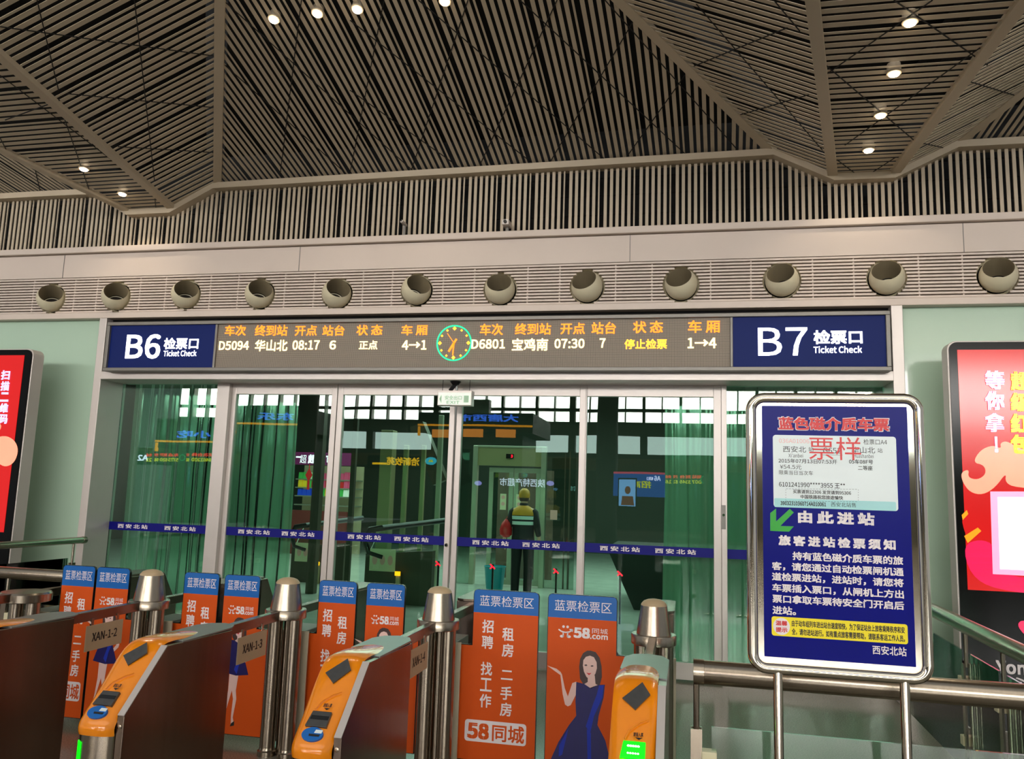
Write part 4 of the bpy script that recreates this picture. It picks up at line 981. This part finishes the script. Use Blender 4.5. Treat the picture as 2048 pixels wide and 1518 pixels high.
# columns and beams of the concourse
def post(name, x, wpx, y0, y1, Y, m_, label):
    a, c = at(x, 1000, Y).x, at(x+wpx, 1000, Y).x
    o = obj(name, MB().box(a, c, Y, Y+(c-a), 0, at(x, y0, Y).z), M[m_], None, bevel=0.006); tag(o, label, 'post', None)
    return o
for x, wpx, y0, Y, m_, lb in ((622, 16, 800, 12.0, 'beam_dark', 'dark slim steel post crossing the shop front'), (697, 9, 835, 11.6, 'beam_dark', 'dark steel post right of the door stile by the shop'), (755, 24, 860, 13.0, 'lift_panel', 'wide champagne steel post beyond the door left of the exit sign'),
                             (802, 9, 890, 12.4, 'lift_panel', 'narrow champagne steel post beyond the middle left door'), (838, 8, 890, 12.6, 'lift_panel', 'narrow champagne steel post beside the slanting beam'), (870, 9, 830, 13.5, 'conc_frame', 'pale steel post under the slanting beam')):
    post('steel_post', x, wpx, y0, 1200, Y, m_, lb)
p, q = at(836, 850, 13.8), at(882, 965, 13.8)
o = obj('slanting_beam', MB().beam(p, q, 0.26, 0.2, up=(0, 1, 0)), M['beam_dark']); tag(o, 'dark slanting steel beam beyond the door left of the exit sign', 'beam')

M['counter_red'] = mat('dark_red_counter', rgb(110, 40, 36), 0.5, noise=0.1)
# shop
YP = 19.0
a, c = at(584, 930, YP), at(700, 930, YP)
t = thing('shop', 'small lit shop with a purple fascia and packed shelves beyond the left doors', 'shop', ((a.x+c.x)/2, YP, 0))
z0, z1 = at(640, 930, YP).z, at(640, 905, YP).z
fa = obj('fascia', MB().box(a.x, c.x+0.08, YP, YP+0.15, z0, z1), M['purple'], t)
mb = MB(); tpx(mb, '一', 592, 602, 914, 3, YP-0.01, 0.04); tpx(mb, '超', 600, 613, 918, 17, YP-0.01, 0.0); tpx(mb, '超', 616, 634, 918, 18, YP-0.01, 0.05); tpx(mb, '市', 652, 672, 918, 18, YP-0.01, 0.05)
obj('lettering', mb, M['shop_white'], fa)
sb_ = obj('back_wall', MB().box(a.x, c.x+0.08, YP+0.7, YP+0.75, 0, z0), M['shop_wall'], t)
zs_ = [at(640, y, YP).z for y in (958, 975, 992, 1010)]
for z in zs_: obj('shelf', MB().box(a.x, c.x+0.08, YP+0.25, YP+0.7, z-0.03, z), M['conc_frame'], t)
obj('counter', MB().box(a.x, c.x+0.08, YP-0.2, YP+0.2, 0, at(640, 1022, YP).z), M['counter_red'], t)
GC = [mat('packet_'+n_, rgb(*c_), 0.4, emit=rgb(*c_), strength=0.3, noise=0.1) for n_, c_ in (('green', (70, 170, 80)), ('pink', (214, 80, 120)), ('red', (200, 40, 40)), ('yellow', (230, 190, 40)), ('white', (230, 232, 220)), ('blue', (30, 70, 200)))]  # packets glow slightly, standing in for light on the shelves
WORDS = ['green', 'pink', 'red', 'yellow', 'white', 'blue']
rnd = random.Random(3)
for zi, z in enumerate(zs_[:3]):
    pal = [(0, 0, 4, 0, 4, 1, 1, 1, 1, 1, 1, 1), (3, 3, 0, 2, 3, 1, 2, 1, 1, 2, 1, 1), (5, 5, 5, 5, 4, 0, 3, 0, 3, 0, 4, 4)][zi]
    x = a.x+0.06; i = 0
    while x < c.x-0.05 and i < 12:
        ci = pal[i]; wd_ = 0.115; h_ = rnd.uniform(0.15, 0.19)
        o = obj('packet', MB().prism([(x, z), (x+wd_, z), (x+wd_*0.94, z+h_), (x+wd_*0.06, z+h_)], 'y', YP+0.28, YP+0.40), GC[ci])
        tag(o, '%s packet on the %s shelf of the purple shop' % (WORDS[ci], ['top', 'middle', 'lower'][zi]), 'packet', 'packets on the shop shelves, %s, %s' % (WORDS[ci], ['top', 'middle', 'lower'][zi]))
        x += 0.125; i += 1
# red hanging ornament
q = at(618, 950, YP-0.2)
o = obj('hanging_ornament', MB().prism([(q.x-0.09, q.z), (q.x, q.z+0.16), (q.x+0.09, q.z), (q.x, q.z-0.16)], 'y', YP-0.22, YP-0.19).box(q.x-0.01, q.x+0.01, YP-0.21, YP-0.2, q.z+0.1, z0).box(q.x-0.03, q.x+0.03, YP-0.21, YP-0.2, q.z-0.36, q.z-0.14), M['print_red'])
tag(o, 'red and gold hanging knot ornament in front of the shop shelves', 'ornament')

# escalators
def escalator(x0, x1, y, Y, label):
    p, q = at(x0, y, Y), at(x1, y-14, Y+1.2)
    t = thing('escalator', label, 'escalator', (p.x, Y, 0), 'escalators beyond the doors')
    d = (q-p).normalized()
    pts = [p+Vector((0.25, 0, -0.42)), p+Vector((0.02, 0, -0.36)), p+Vector((-0.06, 0, -0.18)), p+Vector((0.02, 0, -0.03)), p+Vector((0.2, 0, 0)), q]
    obj('handrail', MB().tube(pts, 0.045, 10), M['rubber'], t, smooth=True)
    obj('side_panel', MB().prism([(p.x, p.z-0.4), (q.x, q.z-0.4), (q.x, q.z-0.05), (p.x+0.15, p.z-0.05)], 'y', Y+0.02, Y+0.05), M['rail_glass'], t)
    obj('skirt', MB().prism([(p.x-0.02, 0), (q.x+0.2, 0), (q.x+0.2, q.z-0.4), (p.x-0.02, p.z-0.38)], 'y', Y-0.02, Y+0.12), M['beam_dark'], t)
    sg = obj('warning_plate', MB().box(p.x+0.05, p.x+0.45, Y-0.03, Y-0.02, p.z-0.62, p.z-0.30), M['cream'], t)
    mb = MB()
    for i in range(3): mb.prism(ellipse(p.x+0.13+0.12*i, p.z-0.46, 0.04, 0.07, 14), 'y', Y-0.033, Y-0.03)
    obj('warning_symbol', mb, M['print_pink'], sg)
    obj('indicator_post', MB().box(p.x+0.5, p.x+0.56, Y-0.12, Y-0.06, 0, p.z-0.62), M['tan'], t)
    obj('indicator', MB().box(p.x+0.49, p.x+0.57, Y-0.14, Y-0.12, p.z-0.66, p.z-0.60), M['lamp_amber'], t)
escalator(738, 890, 1055, 11.5, 'escalator with black handrail and warning plate beyond the middle left door')
escalator(590, 725, 1050, 13.4, 'escalator with black handrail in front of the purple shop')

# small red crossed lamps on the low posts beyond the doors
for x, y, lb in ((876, 1127, 'red crossed lamp left of the middle door joint'), (985, 1133, 'red crossed lamp over the teal bucket'), (1112, 1142, 'red crossed lamp to the right of the person'), (1240, 1147, 'red crossed lamp beyond the rightmost sliding door')):
    p = at(x, y, 11.0); t = thing('lane_post', 'slim dark post with a ' + lb, 'lane post', (p.x, 11.0, 0), 'lane posts with red lamps')
    obj('post', MB().box(p.x-0.012, p.x+0.012, 11.01, 11.04, 0, p.z+0.03), M['black'], t, bevel=0.002)
    mb = MB()
    for s in (-1, 1): mb.beam((p.x-0.034, 11.0, p.z+0.030*s), (p.x+0.034*(1 if s>0 else 0.2), 11.0, p.z-0.030*s*(1 if s>0 else 0.1)), 0.016, 0.01, up=(0, 1, 0))
    obj('lamp', mb, M['lamp_red'], t)

# stair underside to the right, long planter bench and bright doorway patches of the concourse
o = obj('staircase', MB().prism([(at(1215, 1000, 12.5).x, at(1215, 1095, 12.5).z), (at(1215, 1000, 12.5).x+3.4, at(1215, 1095, 12.5).z), (at(1215, 1000, 12.5).x+3.4, 0), (at(1270, 1000, 12.5).x, 0)], 'y', 12.5, 14.5), M['stair_dark']); tag(o, 'dark side of a staircase beyond the rightmost sliding door', 'staircase')

# ------------------------------------------------------------------ person and belongings
YPn = 13.2
pc = at(1045, 1100, YPn); PX = pc.x
t = thing('person', 'person seen from behind in a yellow cap and reflective vest, standing beyond the doors', 'person', (PX, YPn, 0))
M['cap'] = mat('yellow_cap', rgb(196, 138, 30), 0.5, noise=0.15, nscale=40)
M['vest'] = mat('amber_vest', rgb(214, 148, 24), 0.6, noise=0.1); M['navy'] = mat('dark_uniform', rgb(26, 26, 32), 0.7, noise=0.15)
M['reflect'] = mat('silver_reflective_band', rgb(222, 236, 236), 0.3, noise=0.04); M['trouser'] = mat('black_trousers', rgb(16, 15, 17), 0.7, noise=0.2)
def skin_mesh(name, verts, edges, radii, root, m_, par, lev=2):
    me = bpy.data.meshes.new(name); off = root_of(par).location
    me.from_pydata([Vector(v)+Vector((PX, YPn, 0))-off for v in verts], edges, []); o = bpy.data.objects.new(name, me); COL.objects.link(o); o.parent = par
    me.materials.append(m_)
    md = o.modifiers.new('skin', 'SKIN'); md.use_smooth_shade = True
    sv = me.skin_vertices[0].data
    for i, r in enumerate(radii): sv[i].radius = r if isinstance(r, tuple) else (r, r)
    sv[root].use_root = True
    ss = o.modifiers.new('sub', 'SUBSURF'); ss.levels = lev; ss.render_levels = lev
    return o
# body: pelvis 0, spine, neck, head, arms, legs (facing +y)
V = [(0, 0, .92), (0, .01, 1.08), (0, .0, 1.26), (0, 0, 1.40), (0, .01, 1.47), (0, .03, 1.56), (0, .03, 1.66),
     (-.18, 0, 1.36), (-.235, -.02, 1.12), (-.31, .03, .93), (-.325, .05, .86),
     (.18, 0, 1.36), (.235, -.02, 1.12), (.245, .12, .94), (.24, .16, .88),
     (-.095, 0, .86), (-.105, .01, .48), (-.105, -.03, .09), (-.11, .10, .045),
     (.095, 0, .86), (.10, .01, .48), (.10, -.03, .09), (.11, .10, .045)]
Ed = [(0, 1), (1, 2), (2, 3), (3, 4), (4, 5), (5, 6), (3, 7), (7, 8), (8, 9), (9, 10), (3, 11), (11, 12), (12, 13), (13, 14), (0, 15), (15, 16), (16, 17), (17, 18), (0, 19), (19, 20), (20, 21), (21, 22)]
Rd = [(.14, .10), (.13, .095), (.155, .10), (.10, .07), .052, (.076, .09), (.07, .08), .055, .042, .03, .034, .055, .042, .03, .034, .08, .058, .042, .038, .08, .058, .042, .038]
body = skin_mesh('body', V, Ed, Rd, 0, M['skin'], t)
for s, (hx, hy, hz) in ((-1, (-.325, .05, .86)), (1, (.24, .16, .88))):
    fv, fe, frd = [(hx, hy, hz)], [], [.028]
    for i, (dy, ln) in enumerate(((.03, .075), (.012, .085), (-.006, .08), (-.024, .065))):
        n0 = len(fv); fv += [(hx, hy+dy, hz-.045), (hx+s*-.008, hy+dy+.004, hz-.045-ln*.5), (hx+s*-.022, hy+dy+.006, hz-.045-ln)]; fe += [(0, n0), (n0, n0+1), (n0+1, n0+2)]; frd += [.011, .009, .008]
    n0 = len(fv); fv += [(hx-s*.012, hy+.04, hz-.015), (hx-s*.02, hy+.058, hz-.055)]; fe += [(0, n0), (n0, n0+1)]; frd += [.012, .009]
    skin_mesh('hand', fv, fe, frd, 0, M['skin'], t, 1)
def shell(name, rings, m_, par, n=20):
    mb = MB(); vs = []; fs = []
    for (cx, cy, z, rx, ry) in rings:
        for j in range(n): vs.append((PX+cx+rx*cos(2*pi*j/n), YPn+cy+ry*sin(2*pi*j/n), z))
    k = len(rings)
    for i in range(k-1): fs += [(i*n+j, i*n+(j+1) % n, (i+1)*n+(j+1) % n, (i+1)*n+j) for j in range(n)]
    return obj(name, mb.add(vs, fs), m_, par, smooth=True)
tor = [(0, 0, .90, .185, .135), (0, 0, 1.0, .178, .13), (0, 0, 1.12, .180, .13), (0, 0, 1.22, .195, .135), (0, 0, 1.32, .205, .13), (0, 0, 1.385, .185, .11), (0, .005, 1.43, .115, .085), (0, .01, 1.465, .065, .065)]
ve = shell('jacket', tor[:5], M['navy'], t)
shell('vest_yoke', [(0, 0, 1.30, .208, .135), (0, 0, 1.345, .205, .128), (0, 0, 1.39, .186, .112), (0, .005, 1.435, .116, .087), (0, .01, 1.462, .068, .068)], M['vest'], t)
for z0, z1 in ((1.235, 1.29), (1.15, 1.205)): shell('reflective_band', [(0, 0, z0, .201 if z0 > 1.2 else .191, .142), (0, 0, z1, .208 if z0 > 1.2 else .197, .142)], M['reflect'], t)
shell('collar', [(0, .01, 1.44, .078, .075), (0, .015, 1.50, .066, .066)], M['navy'], t)
for s in (-1, 1):
    a_ = [Vector(V[k]) for k in ((7, 8, 9) if s < 0 else (11, 12, 13))]; top = Vector((s*.15, 0, 1.375))
    mb = MB().tube([top+Vector((PX, YPn, 0)), a_[0]+Vector((PX, YPn, -.01)), a_[1]+Vector((PX, YPn, 0)), a_[1].lerp(a_[2], .75)+Vector((PX, YPn, 0))], [.062, .068, .056, .045], 14)
    obj('sleeve', mb, M['navy'], t, smooth=True)
    l_ = [Vector(V[k]) for k in ((15, 16, 17) if s < 0 else (19, 20, 21))]
    mb = MB().tube([Vector((PX+s*.085, YPn, .95)), l_[0]+Vector((PX, YPn, 0)), l_[1]+Vector((PX, YPn, 0)), l_[2]+Vector((PX, YPn, .0))], [.10, .098, .077, .066], 16)
    obj('trouser_leg', mb, M['trouser'], t, smooth=True)
    obj('shoe', MB().tube([(PX+s*.108, YPn-.07, .045), (PX+s*.108, YPn+.03, .05), (PX+s*.112, YPn+.16, .035)], [.045, .05, .035], 12), M['black'], t, smooth=True)
shell('cap', [(0, .025, 1.585, .088, .102), (0, .025, 1.64, .092, .105), (0, .025, 1.70, .078, .09), (0, .025, 1.735, .04, .05), (0, .025, 1.74, .004, .004)], M['cap'], t)
obj('cap_peak', MB().prism([(PX-.07, YPn+.11), (PX+.07, YPn+.11), (PX+.05, YPn+.19), (PX-.05, YPn+.19)], 'z', 1.60, 1.61), M['cap'], t)
shell('hair', [(0, .02, 1.53, .070, .085), (0, .022, 1.60, .084, .096)], M['print_hair'], t)
for s in (-1, 1): obj('ear', MB().lathe([(.004, -.008), (.026, 0), (.004, .008)], (PX+s*.084, YPn+.03, 1.57), 12, 'x'), M['skin'], t, smooth=True)
obj('nose', MB().prism([(YPn+.115, 1.60), (YPn+.145, 1.55), (YPn+.11, 1.545)], 'x', PX-.012, PX+.012), M['skin'], t)
for s in (-1, 1): obj('eye', MB().lathe([(.002, .006), (.010, 0)], (PX+s*.032, YPn+.118, 1.60), 10, 'y'), M['print_white'], t)
obj('mouth', MB().box(PX-.022, PX+.022, YPn+.108, YPn+.116, 1.512, 1.522), M['print_red'], t)
# bag on the left arm
bgx = at(1012, 1058, YPn-0.06)
bag = thing('red_bag', 'red carrier bag hanging from the left forearm of the person', 'bag', (bgx.x, YPn-0.06, bgx.z-0.12))
mb = MB(); vs = []; n = 14
prof = [(.02, .16), (.07, .10), (.105, .0), (.10, -.09), (.05, -.13)]
mb.lathe([(r, h) for r, h in prof], (bgx.x, YPn-0.06, bgx.z), 14); obj('bag_body', mb, M['print_red'], bag, smooth=True)
obj('bag_handle', MB().tube([(bgx.x-.03, YPn-.06, bgx.z+.12), (bgx.x+.01, YPn-.03, bgx.z+.20), (bgx.x+.04, YPn-.05, bgx.z+.12)], .008, 6), M['print_red'], bag)
# bucket
bk_ = at(986, 1172, YPn); BXk = bk_.x
M['teal'] = mat('teal_plastic_bucket', rgb(22, 150, 168), 0.35, noise=0.06)
t = thing('bucket', 'teal plastic bucket on the floor to the left of the person', 'bucket', (BXk, YPn+0.1, 0))
obj('pail', MB().lathe([(0.125, 0.01), (0.13, 0.0), (0.172, 0.43), (0.182, 0.455), (0.172, 0.46), (0.162, 0.43), (0.122, 0.03), (0.002, 0.03)], (BXk, YPn+0.1, 0), 28, cap=False), M['teal'], t, smooth=True)
obj('bucket_handle', MB().tube([(BXk+0.17*cos(a), YPn+0.1-0.03, 0.44-0.13*sin(a)) for a in [pi*i/10 for i in range(11)]], 0.004, 6), M['alu'], t)

# ------------------------------------------------------------------ the waiting hall behind the photographer, seen mirrored in the door glass
DV = 2*YG
def rv(x, y, Yv):
    """real place of something the door glass mirrors at virtual depth Yv"""
    p = at(x, y, Yv); return Vector((p.x, DV-Yv, p.z))
VF = 46.0; YF = DV-VF                      # far wall of the hall
zt1, zb1 = rv(1000, 745, VF).z, rv(1000, 816, VF).z
zt2, zb2 = rv(1000, 822, VF).z, rv(1000, 842, VF).z
zt3, zb3 = rv(1000, 868, VF).z, rv(1000, 903, VF).z
M['hall_wall'] = mat('hall_wall_panel', rgb(92, 96, 84), 0.6, noise=0.15, nscale=0.3)
fw = MB(); fw.box(-32, 22, YF-0.3, YF, 0, zb3).box(-32, 22, YF-0.3, YF, zt3, zb2).box(-32, 22, YF-0.3, YF, zt1, zt1+3)
struct('wall_hall', fw, M['hall_wall'])
struct('window_3', MB().box(-32, 22, YF-0.32, YF-0.3, zb2-0.3, zt1+0.2), M['day'])
struct('window_4', MB().box(-32, 22, YF-0.32, YF-0.3, zb3-0.2, zt3+0.2), M['day_soft'])
mul = MB(); x = -31.0; i = 0
while x < 22:
    wd_ = 0.06 if i % 2 else 0.34 if i % 8 == 0 else 0.15
    mul.box(x-wd_/2, x+wd_/2, YF-0.3, YF+0.1, zb2-0.1, zt1+0.1); x += 1.02; i += 1
mul.box(-32, 22, YF-0.3, YF+0.05, zb1, zb1+(zt2-zb1) if False else zt2+0.02)
mul.box(-32, 22, YF-0.25, YF+0.06, zt2, zb1)
x = -31.0
while x < 22: mul.box(x-0.2, x+0.2, YF-0.3, YF+0.1, zb3-0.1, zt3+0.1); x += 4.08
struct('trim_9', mul, M['beam_dark'])
struct('ceiling', MB().box(-32, 22, YF, -12, zt1+1.0, zt1+1.1), M['slat'])
# shop blocks with orange edges and blue characters
M['orange_edge'] = mat('orange_lit_edge', rgb(230, 150, 20), 0.4, emit=rgb(236, 150, 16), strength=5.5, noise=0.02)
M['blue_char'] = mat('blue_lit_characters', rgb(60, 110, 230), 0.4, emit=rgb(60, 110, 240), strength=7, noise=0.02)
M['amber_glow'] = mat('amber_menu_glow', rgb(240, 150, 60), 0.4, emit=rgb(240, 140, 50), strength=5, noise=0.3, nscale=6)
M['hall_dark'] = mat('dark_shop_block', rgb(28, 30, 28), 0.6, noise=0.1)
VS = 30.0
def rtext(s, x0, x1, y0, y1, Yv, m_, par, bold=0.02):
    p, q = rv(x0, (y0+y1)/2, Yv), rv(x1, (y0+y1)/2, Yv); za, zb = rv((x0+x1)/2, y1, Yv).z, rv((x0+x1)/2, y0, Yv).z
    mb = MB(); tbox(mb, s, min(p.x, q.x), max(p.x, q.x), za, zb, p.y+0.02, bold, 1); return obj('lettering', mb, m_, par)
def rbox(x0, x1, y0, y1, Yv, dep=0.3, front=0.0):
    p, q = rv(x0, (y0+y1)/2, Yv), rv(x1, (y0+y1)/2, Yv); return MB().box(min(p.x, q.x), max(p.x, q.x), p.y-dep, p.y+front, rv((x0+x1)/2, y1, Yv).z, rv((x0+x1)/2, y0, Yv).z)
def block(x0, x1, yt, yb, s, label, menu=True):
    p = rv((x0+x1)/2, yb, VS); t = thing('shop_block', label, 'kiosk', (p.x, DV-VS, 0))
    p0, p1 = rv(x0, 870, VS), rv(x1, 870, VS)
    obj('block_body', MB().box(p0.x, p1.x, DV-VS-4, DV-VS-0.05, rv((x0+x1)/2, yb+12, VS).z, rv((x0+x1)/2, yt, VS).z), M['hall_dark'], t)
    obj('column', MB().box(p0.x+0.5, p1.x-0.5, DV-VS-3.5, DV-VS-0.6, 0, rv(x0, yb+12, VS).z), M['hall_dark'], t)
    obj('orange_edge', rbox(x0, x1, yb-3.5, yb, VS, 0.1, 0.03).add(*[(lambda b_: (b_.v, b_.f))(rbox(x0, x0+3.5, yb, yb+18, VS, 0.1, 0.03))[i] for i in (0, 1)]), M['orange_edge'], t)
    rtext(s, x0+(x1-x0)*0.35, x1-(x1-x0)*0.12, yb-24, yb-9, VS, M['blue_char'], t)
    if menu:
        for i in range(3):
            a_ = x0+(x1-x0)*(0.12+0.28*i); obj('menu_lights', rbox(a_, a_+(x1-x0)*0.17, yb+6, yb+22, VS, 0.05, 0.02), M['amber_glow'], t)
block(310, 436, 838, 885, '小吃', 'dark shop block with an orange edge mirrored in the left fixed pane', False)
block(468, 605, 815, 850, '东乐', 'dark shop block with blue characters and an orange edge, mirrored in the first sliding door', False)
block(836, 1065, 826, 853, '大唐西市', 'dark shop block with an orange edge and amber menu lights, mirrored beside the door joint')
M['yellow_char'] = mat('yellow_lit_characters', rgb(246, 190, 20), 0.4, emit=rgb(250, 190, 10), strength=7, noise=0.02)
M['white_char'] = mat('white_lit_characters', rgb(240, 240, 255), 0.4, emit=rgb(220, 224, 255), strength=8, noise=0.02)
M['lilac_oval'] = mat('lilac_lit_oval', rgb(180, 170, 250), 0.4, emit=rgb(170, 160, 255), strength=6, noise=0.02)
M['cyan_oval'] = mat('cyan_lit_oval', rgb(60, 200, 220), 0.4, emit=rgb(50, 190, 220), strength=6, noise=0.02)
M['red_char'] = mat('red_lit_characters', rgb(255, 40, 40), 0.4, emit=rgb(255, 40, 40), strength=6, noise=0.02)
M['yg_char'] = mat('yellow_green_lit_characters', rgb(220, 220, 40), 0.4, emit=rgb(220, 220, 40), strength=5, noise=0.02)
M['ad_sky'] = mat('blue_lit_advert', rgb(50, 100, 190), 0.4, emit=rgb(50, 104, 200), strength=3.2, noise=0.5, nscale=1.5)
M['pink_edge'] = mat('pink_lit_edge', rgb(230, 90, 120), 0.4, emit=rgb(230, 90, 120), strength=4, noise=0.02)
M['portrait'] = mat('pale_blue_lit_screen', rgb(140, 190, 240), 0.4, emit=rgb(130, 184, 245), strength=6, noise=0.2)
M['gallery'] = mat('brown_gallery_edge', rgb(150, 124, 84), 0.5, noise=0.1)
# second storey edge with the lit shop names
o = obj('gallery_edge', rbox(200, 1800, 912, 936, 40, 0.5), M['gallery']); tag(o, 'grey gallery edge of the waiting hall mirrored across the doors', 'gallery')
VQ = 22.0
t = thing('shop_sign', 'yellow lit shop name with a cyan oval, mirrored left of the door joint', 'shop sign', rv(800, 940, VQ))
obj('sign_board', rbox(735, 885, 912, 940, VQ, 0.1), M['hall_dark'], t); rtext('洽新牧苑', 773, 840, 915, 932, VQ, M['yellow_char'], t); obj('underline', rbox(745, 772, 926, 930, VQ, 0.02, 0.02), M['yellow_char'], t)
p = rv(862, 923, VQ); ov = obj('oval', MB().prism(ellipse(p.x, p.z, 0.16, 0.11), 'y', p.y, p.y+0.03), M['cyan_oval'], t); obj('oval_mark', MB().prism([(p.x-0.07, p.z-0.03), (p.x-0.03, p.z+0.05), (p.x, p.z), (p.x+0.03, p.z+0.05), (p.x+0.07, p.z-0.03)], 'y', p.y+0.03, p.y+0.035), M['yg_char'], ov)
t = thing('shop_sign', 'white lit name of a speciality supermarket between two lilac ovals, mirrored over the elevator', 'shop sign', rv(1060, 985, VQ))
obj('sign_board', rbox(945, 1150, 955, 976, VQ, 0.1), M['hall_dark'], t); rtext('陕西特产超市', 1000, 1090, 958, 974, VQ, M['white_char'], t, 0.01)
for x in (958, 1101): p = rv(x, 967, VQ); obj('oval', MB().prism(ellipse(p.x, p.z, 0.10, 0.065), 'y', p.y, p.y+0.03), M['lilac_oval'], t)
def gate_sign(x0, num, xs, y, label, clock=None, scale=1.0):
    t = thing('gate_board', label, 'departure board', rv(x0, y, VQ), 'mirrored gate boards')
    e0, e1 = xs[0], xs[-1]
    obj('board_case', rbox(min(x0, e0)-12, max(x0+22, e1)+10, y-12, y+16, VQ, 0.2), M['hall_dark'], t)
    rtext(num, x0, x0+20*scale, y-6, y+6, VQ, M['white_char'], t)
    r = random.Random(num); 
    for (a_, c_) in zip(xs[::2], xs[1::2]):
        rtext(''.join(r.choice('车次站开点台状态终到') for _ in range(max(2, int((c_-a_)/9)))), a_, c_, y-9, y-2, VQ, M['red_char'], t)
        rtext(''.join(r.choice('D0123456789') for _ in range(max(2, int((c_-a_)/5)))), a_, c_, y+1, y+8, VQ, M['yg_char'], t)
    if clock: p = rv(clock, y, VQ); obj('clock', MB().tube([(p.x+0.09*cos(a), p.y+0.02, p.z+0.09*sin(a)) for a in [2*pi*i/20 for i in range(20)]], 0.012, 6, closed=True), M['led_green'], t)
gate_sign(277, 'A2', [293, 304, 309, 317, 320, 335, 337, 358, 374, 380, 384, 428], 916, 'mirrored LED gate board with A2 in the left fixed pane', 366)
gate_sign(1299, 'A6', [1331, 1343, 1347, 1356, 1360, 1382, 1384, 1402, 1418, 1428], 960, 'mirrored LED gate board with A6 behind the right curtain', 1408)
t = thing('advert_panel', 'blue lit advert with a pink top edge mirrored in the rightmost sliding door', 'advert', rv(1280, 1000, VQ-0.3))
obj('panel', rbox(1228, 1330, 948, 994, VQ-0.3, 0.05), M['ad_sky'], t); obj('top_edge', rbox(1228, 1330, 945, 949, VQ-0.3, 0.05, 0.02), M['pink_edge'], t)
rtext('招商', 1262, 1302, 963, 977, VQ-0.3, M['yg_char'], t); rtext('A6', 1308, 1321, 953, 963, VQ-0.3, M['white_char'], t); rtext('检票口', 1293, 1306, 955, 962, VQ-0.3, M['white_char'], t)
t = thing('portrait_screen', 'pale blue screen with a person portrait mirrored below the blue advert', 'screen', rv(1256, 1010, VQ-1))
obj('screen_case', rbox(1237, 1273, 957, 1017, VQ-1, 0.1), M['black'], t); sc_ = obj('screen', rbox(1239, 1271, 960, 1012, VQ-1, 0.02, 0.02), M['portrait'], t)
p = rv(1256, 985, VQ-1); obj('portrait', MB().prism(ellipse(p.x, p.z+0.05, 0.07, 0.10), 'y', p.y+0.02, p.y+0.024).prism([(p.x-0.16, p.z-0.32), (p.x+0.16, p.z-0.32), (p.x+0.13, p.z-0.1), (p.x-0.13, p.z-0.1)], 'y', p.y+0.02, p.y+0.024), M['screen_peach'], sc_)
# hall columns
for x, lb in ((612, 'left of the'), (1215, 'right of the')):
    p = rv(x, 900, 27); o = obj('hall_column', MB().lathe([(0.35, 0), (0.35, zt1+1)], (p.x, p.y, 0), 24), M['hall_wall'], None, smooth=True); tag(o, 'tall grey hall column mirrored %s door joint' % lb, 'column')
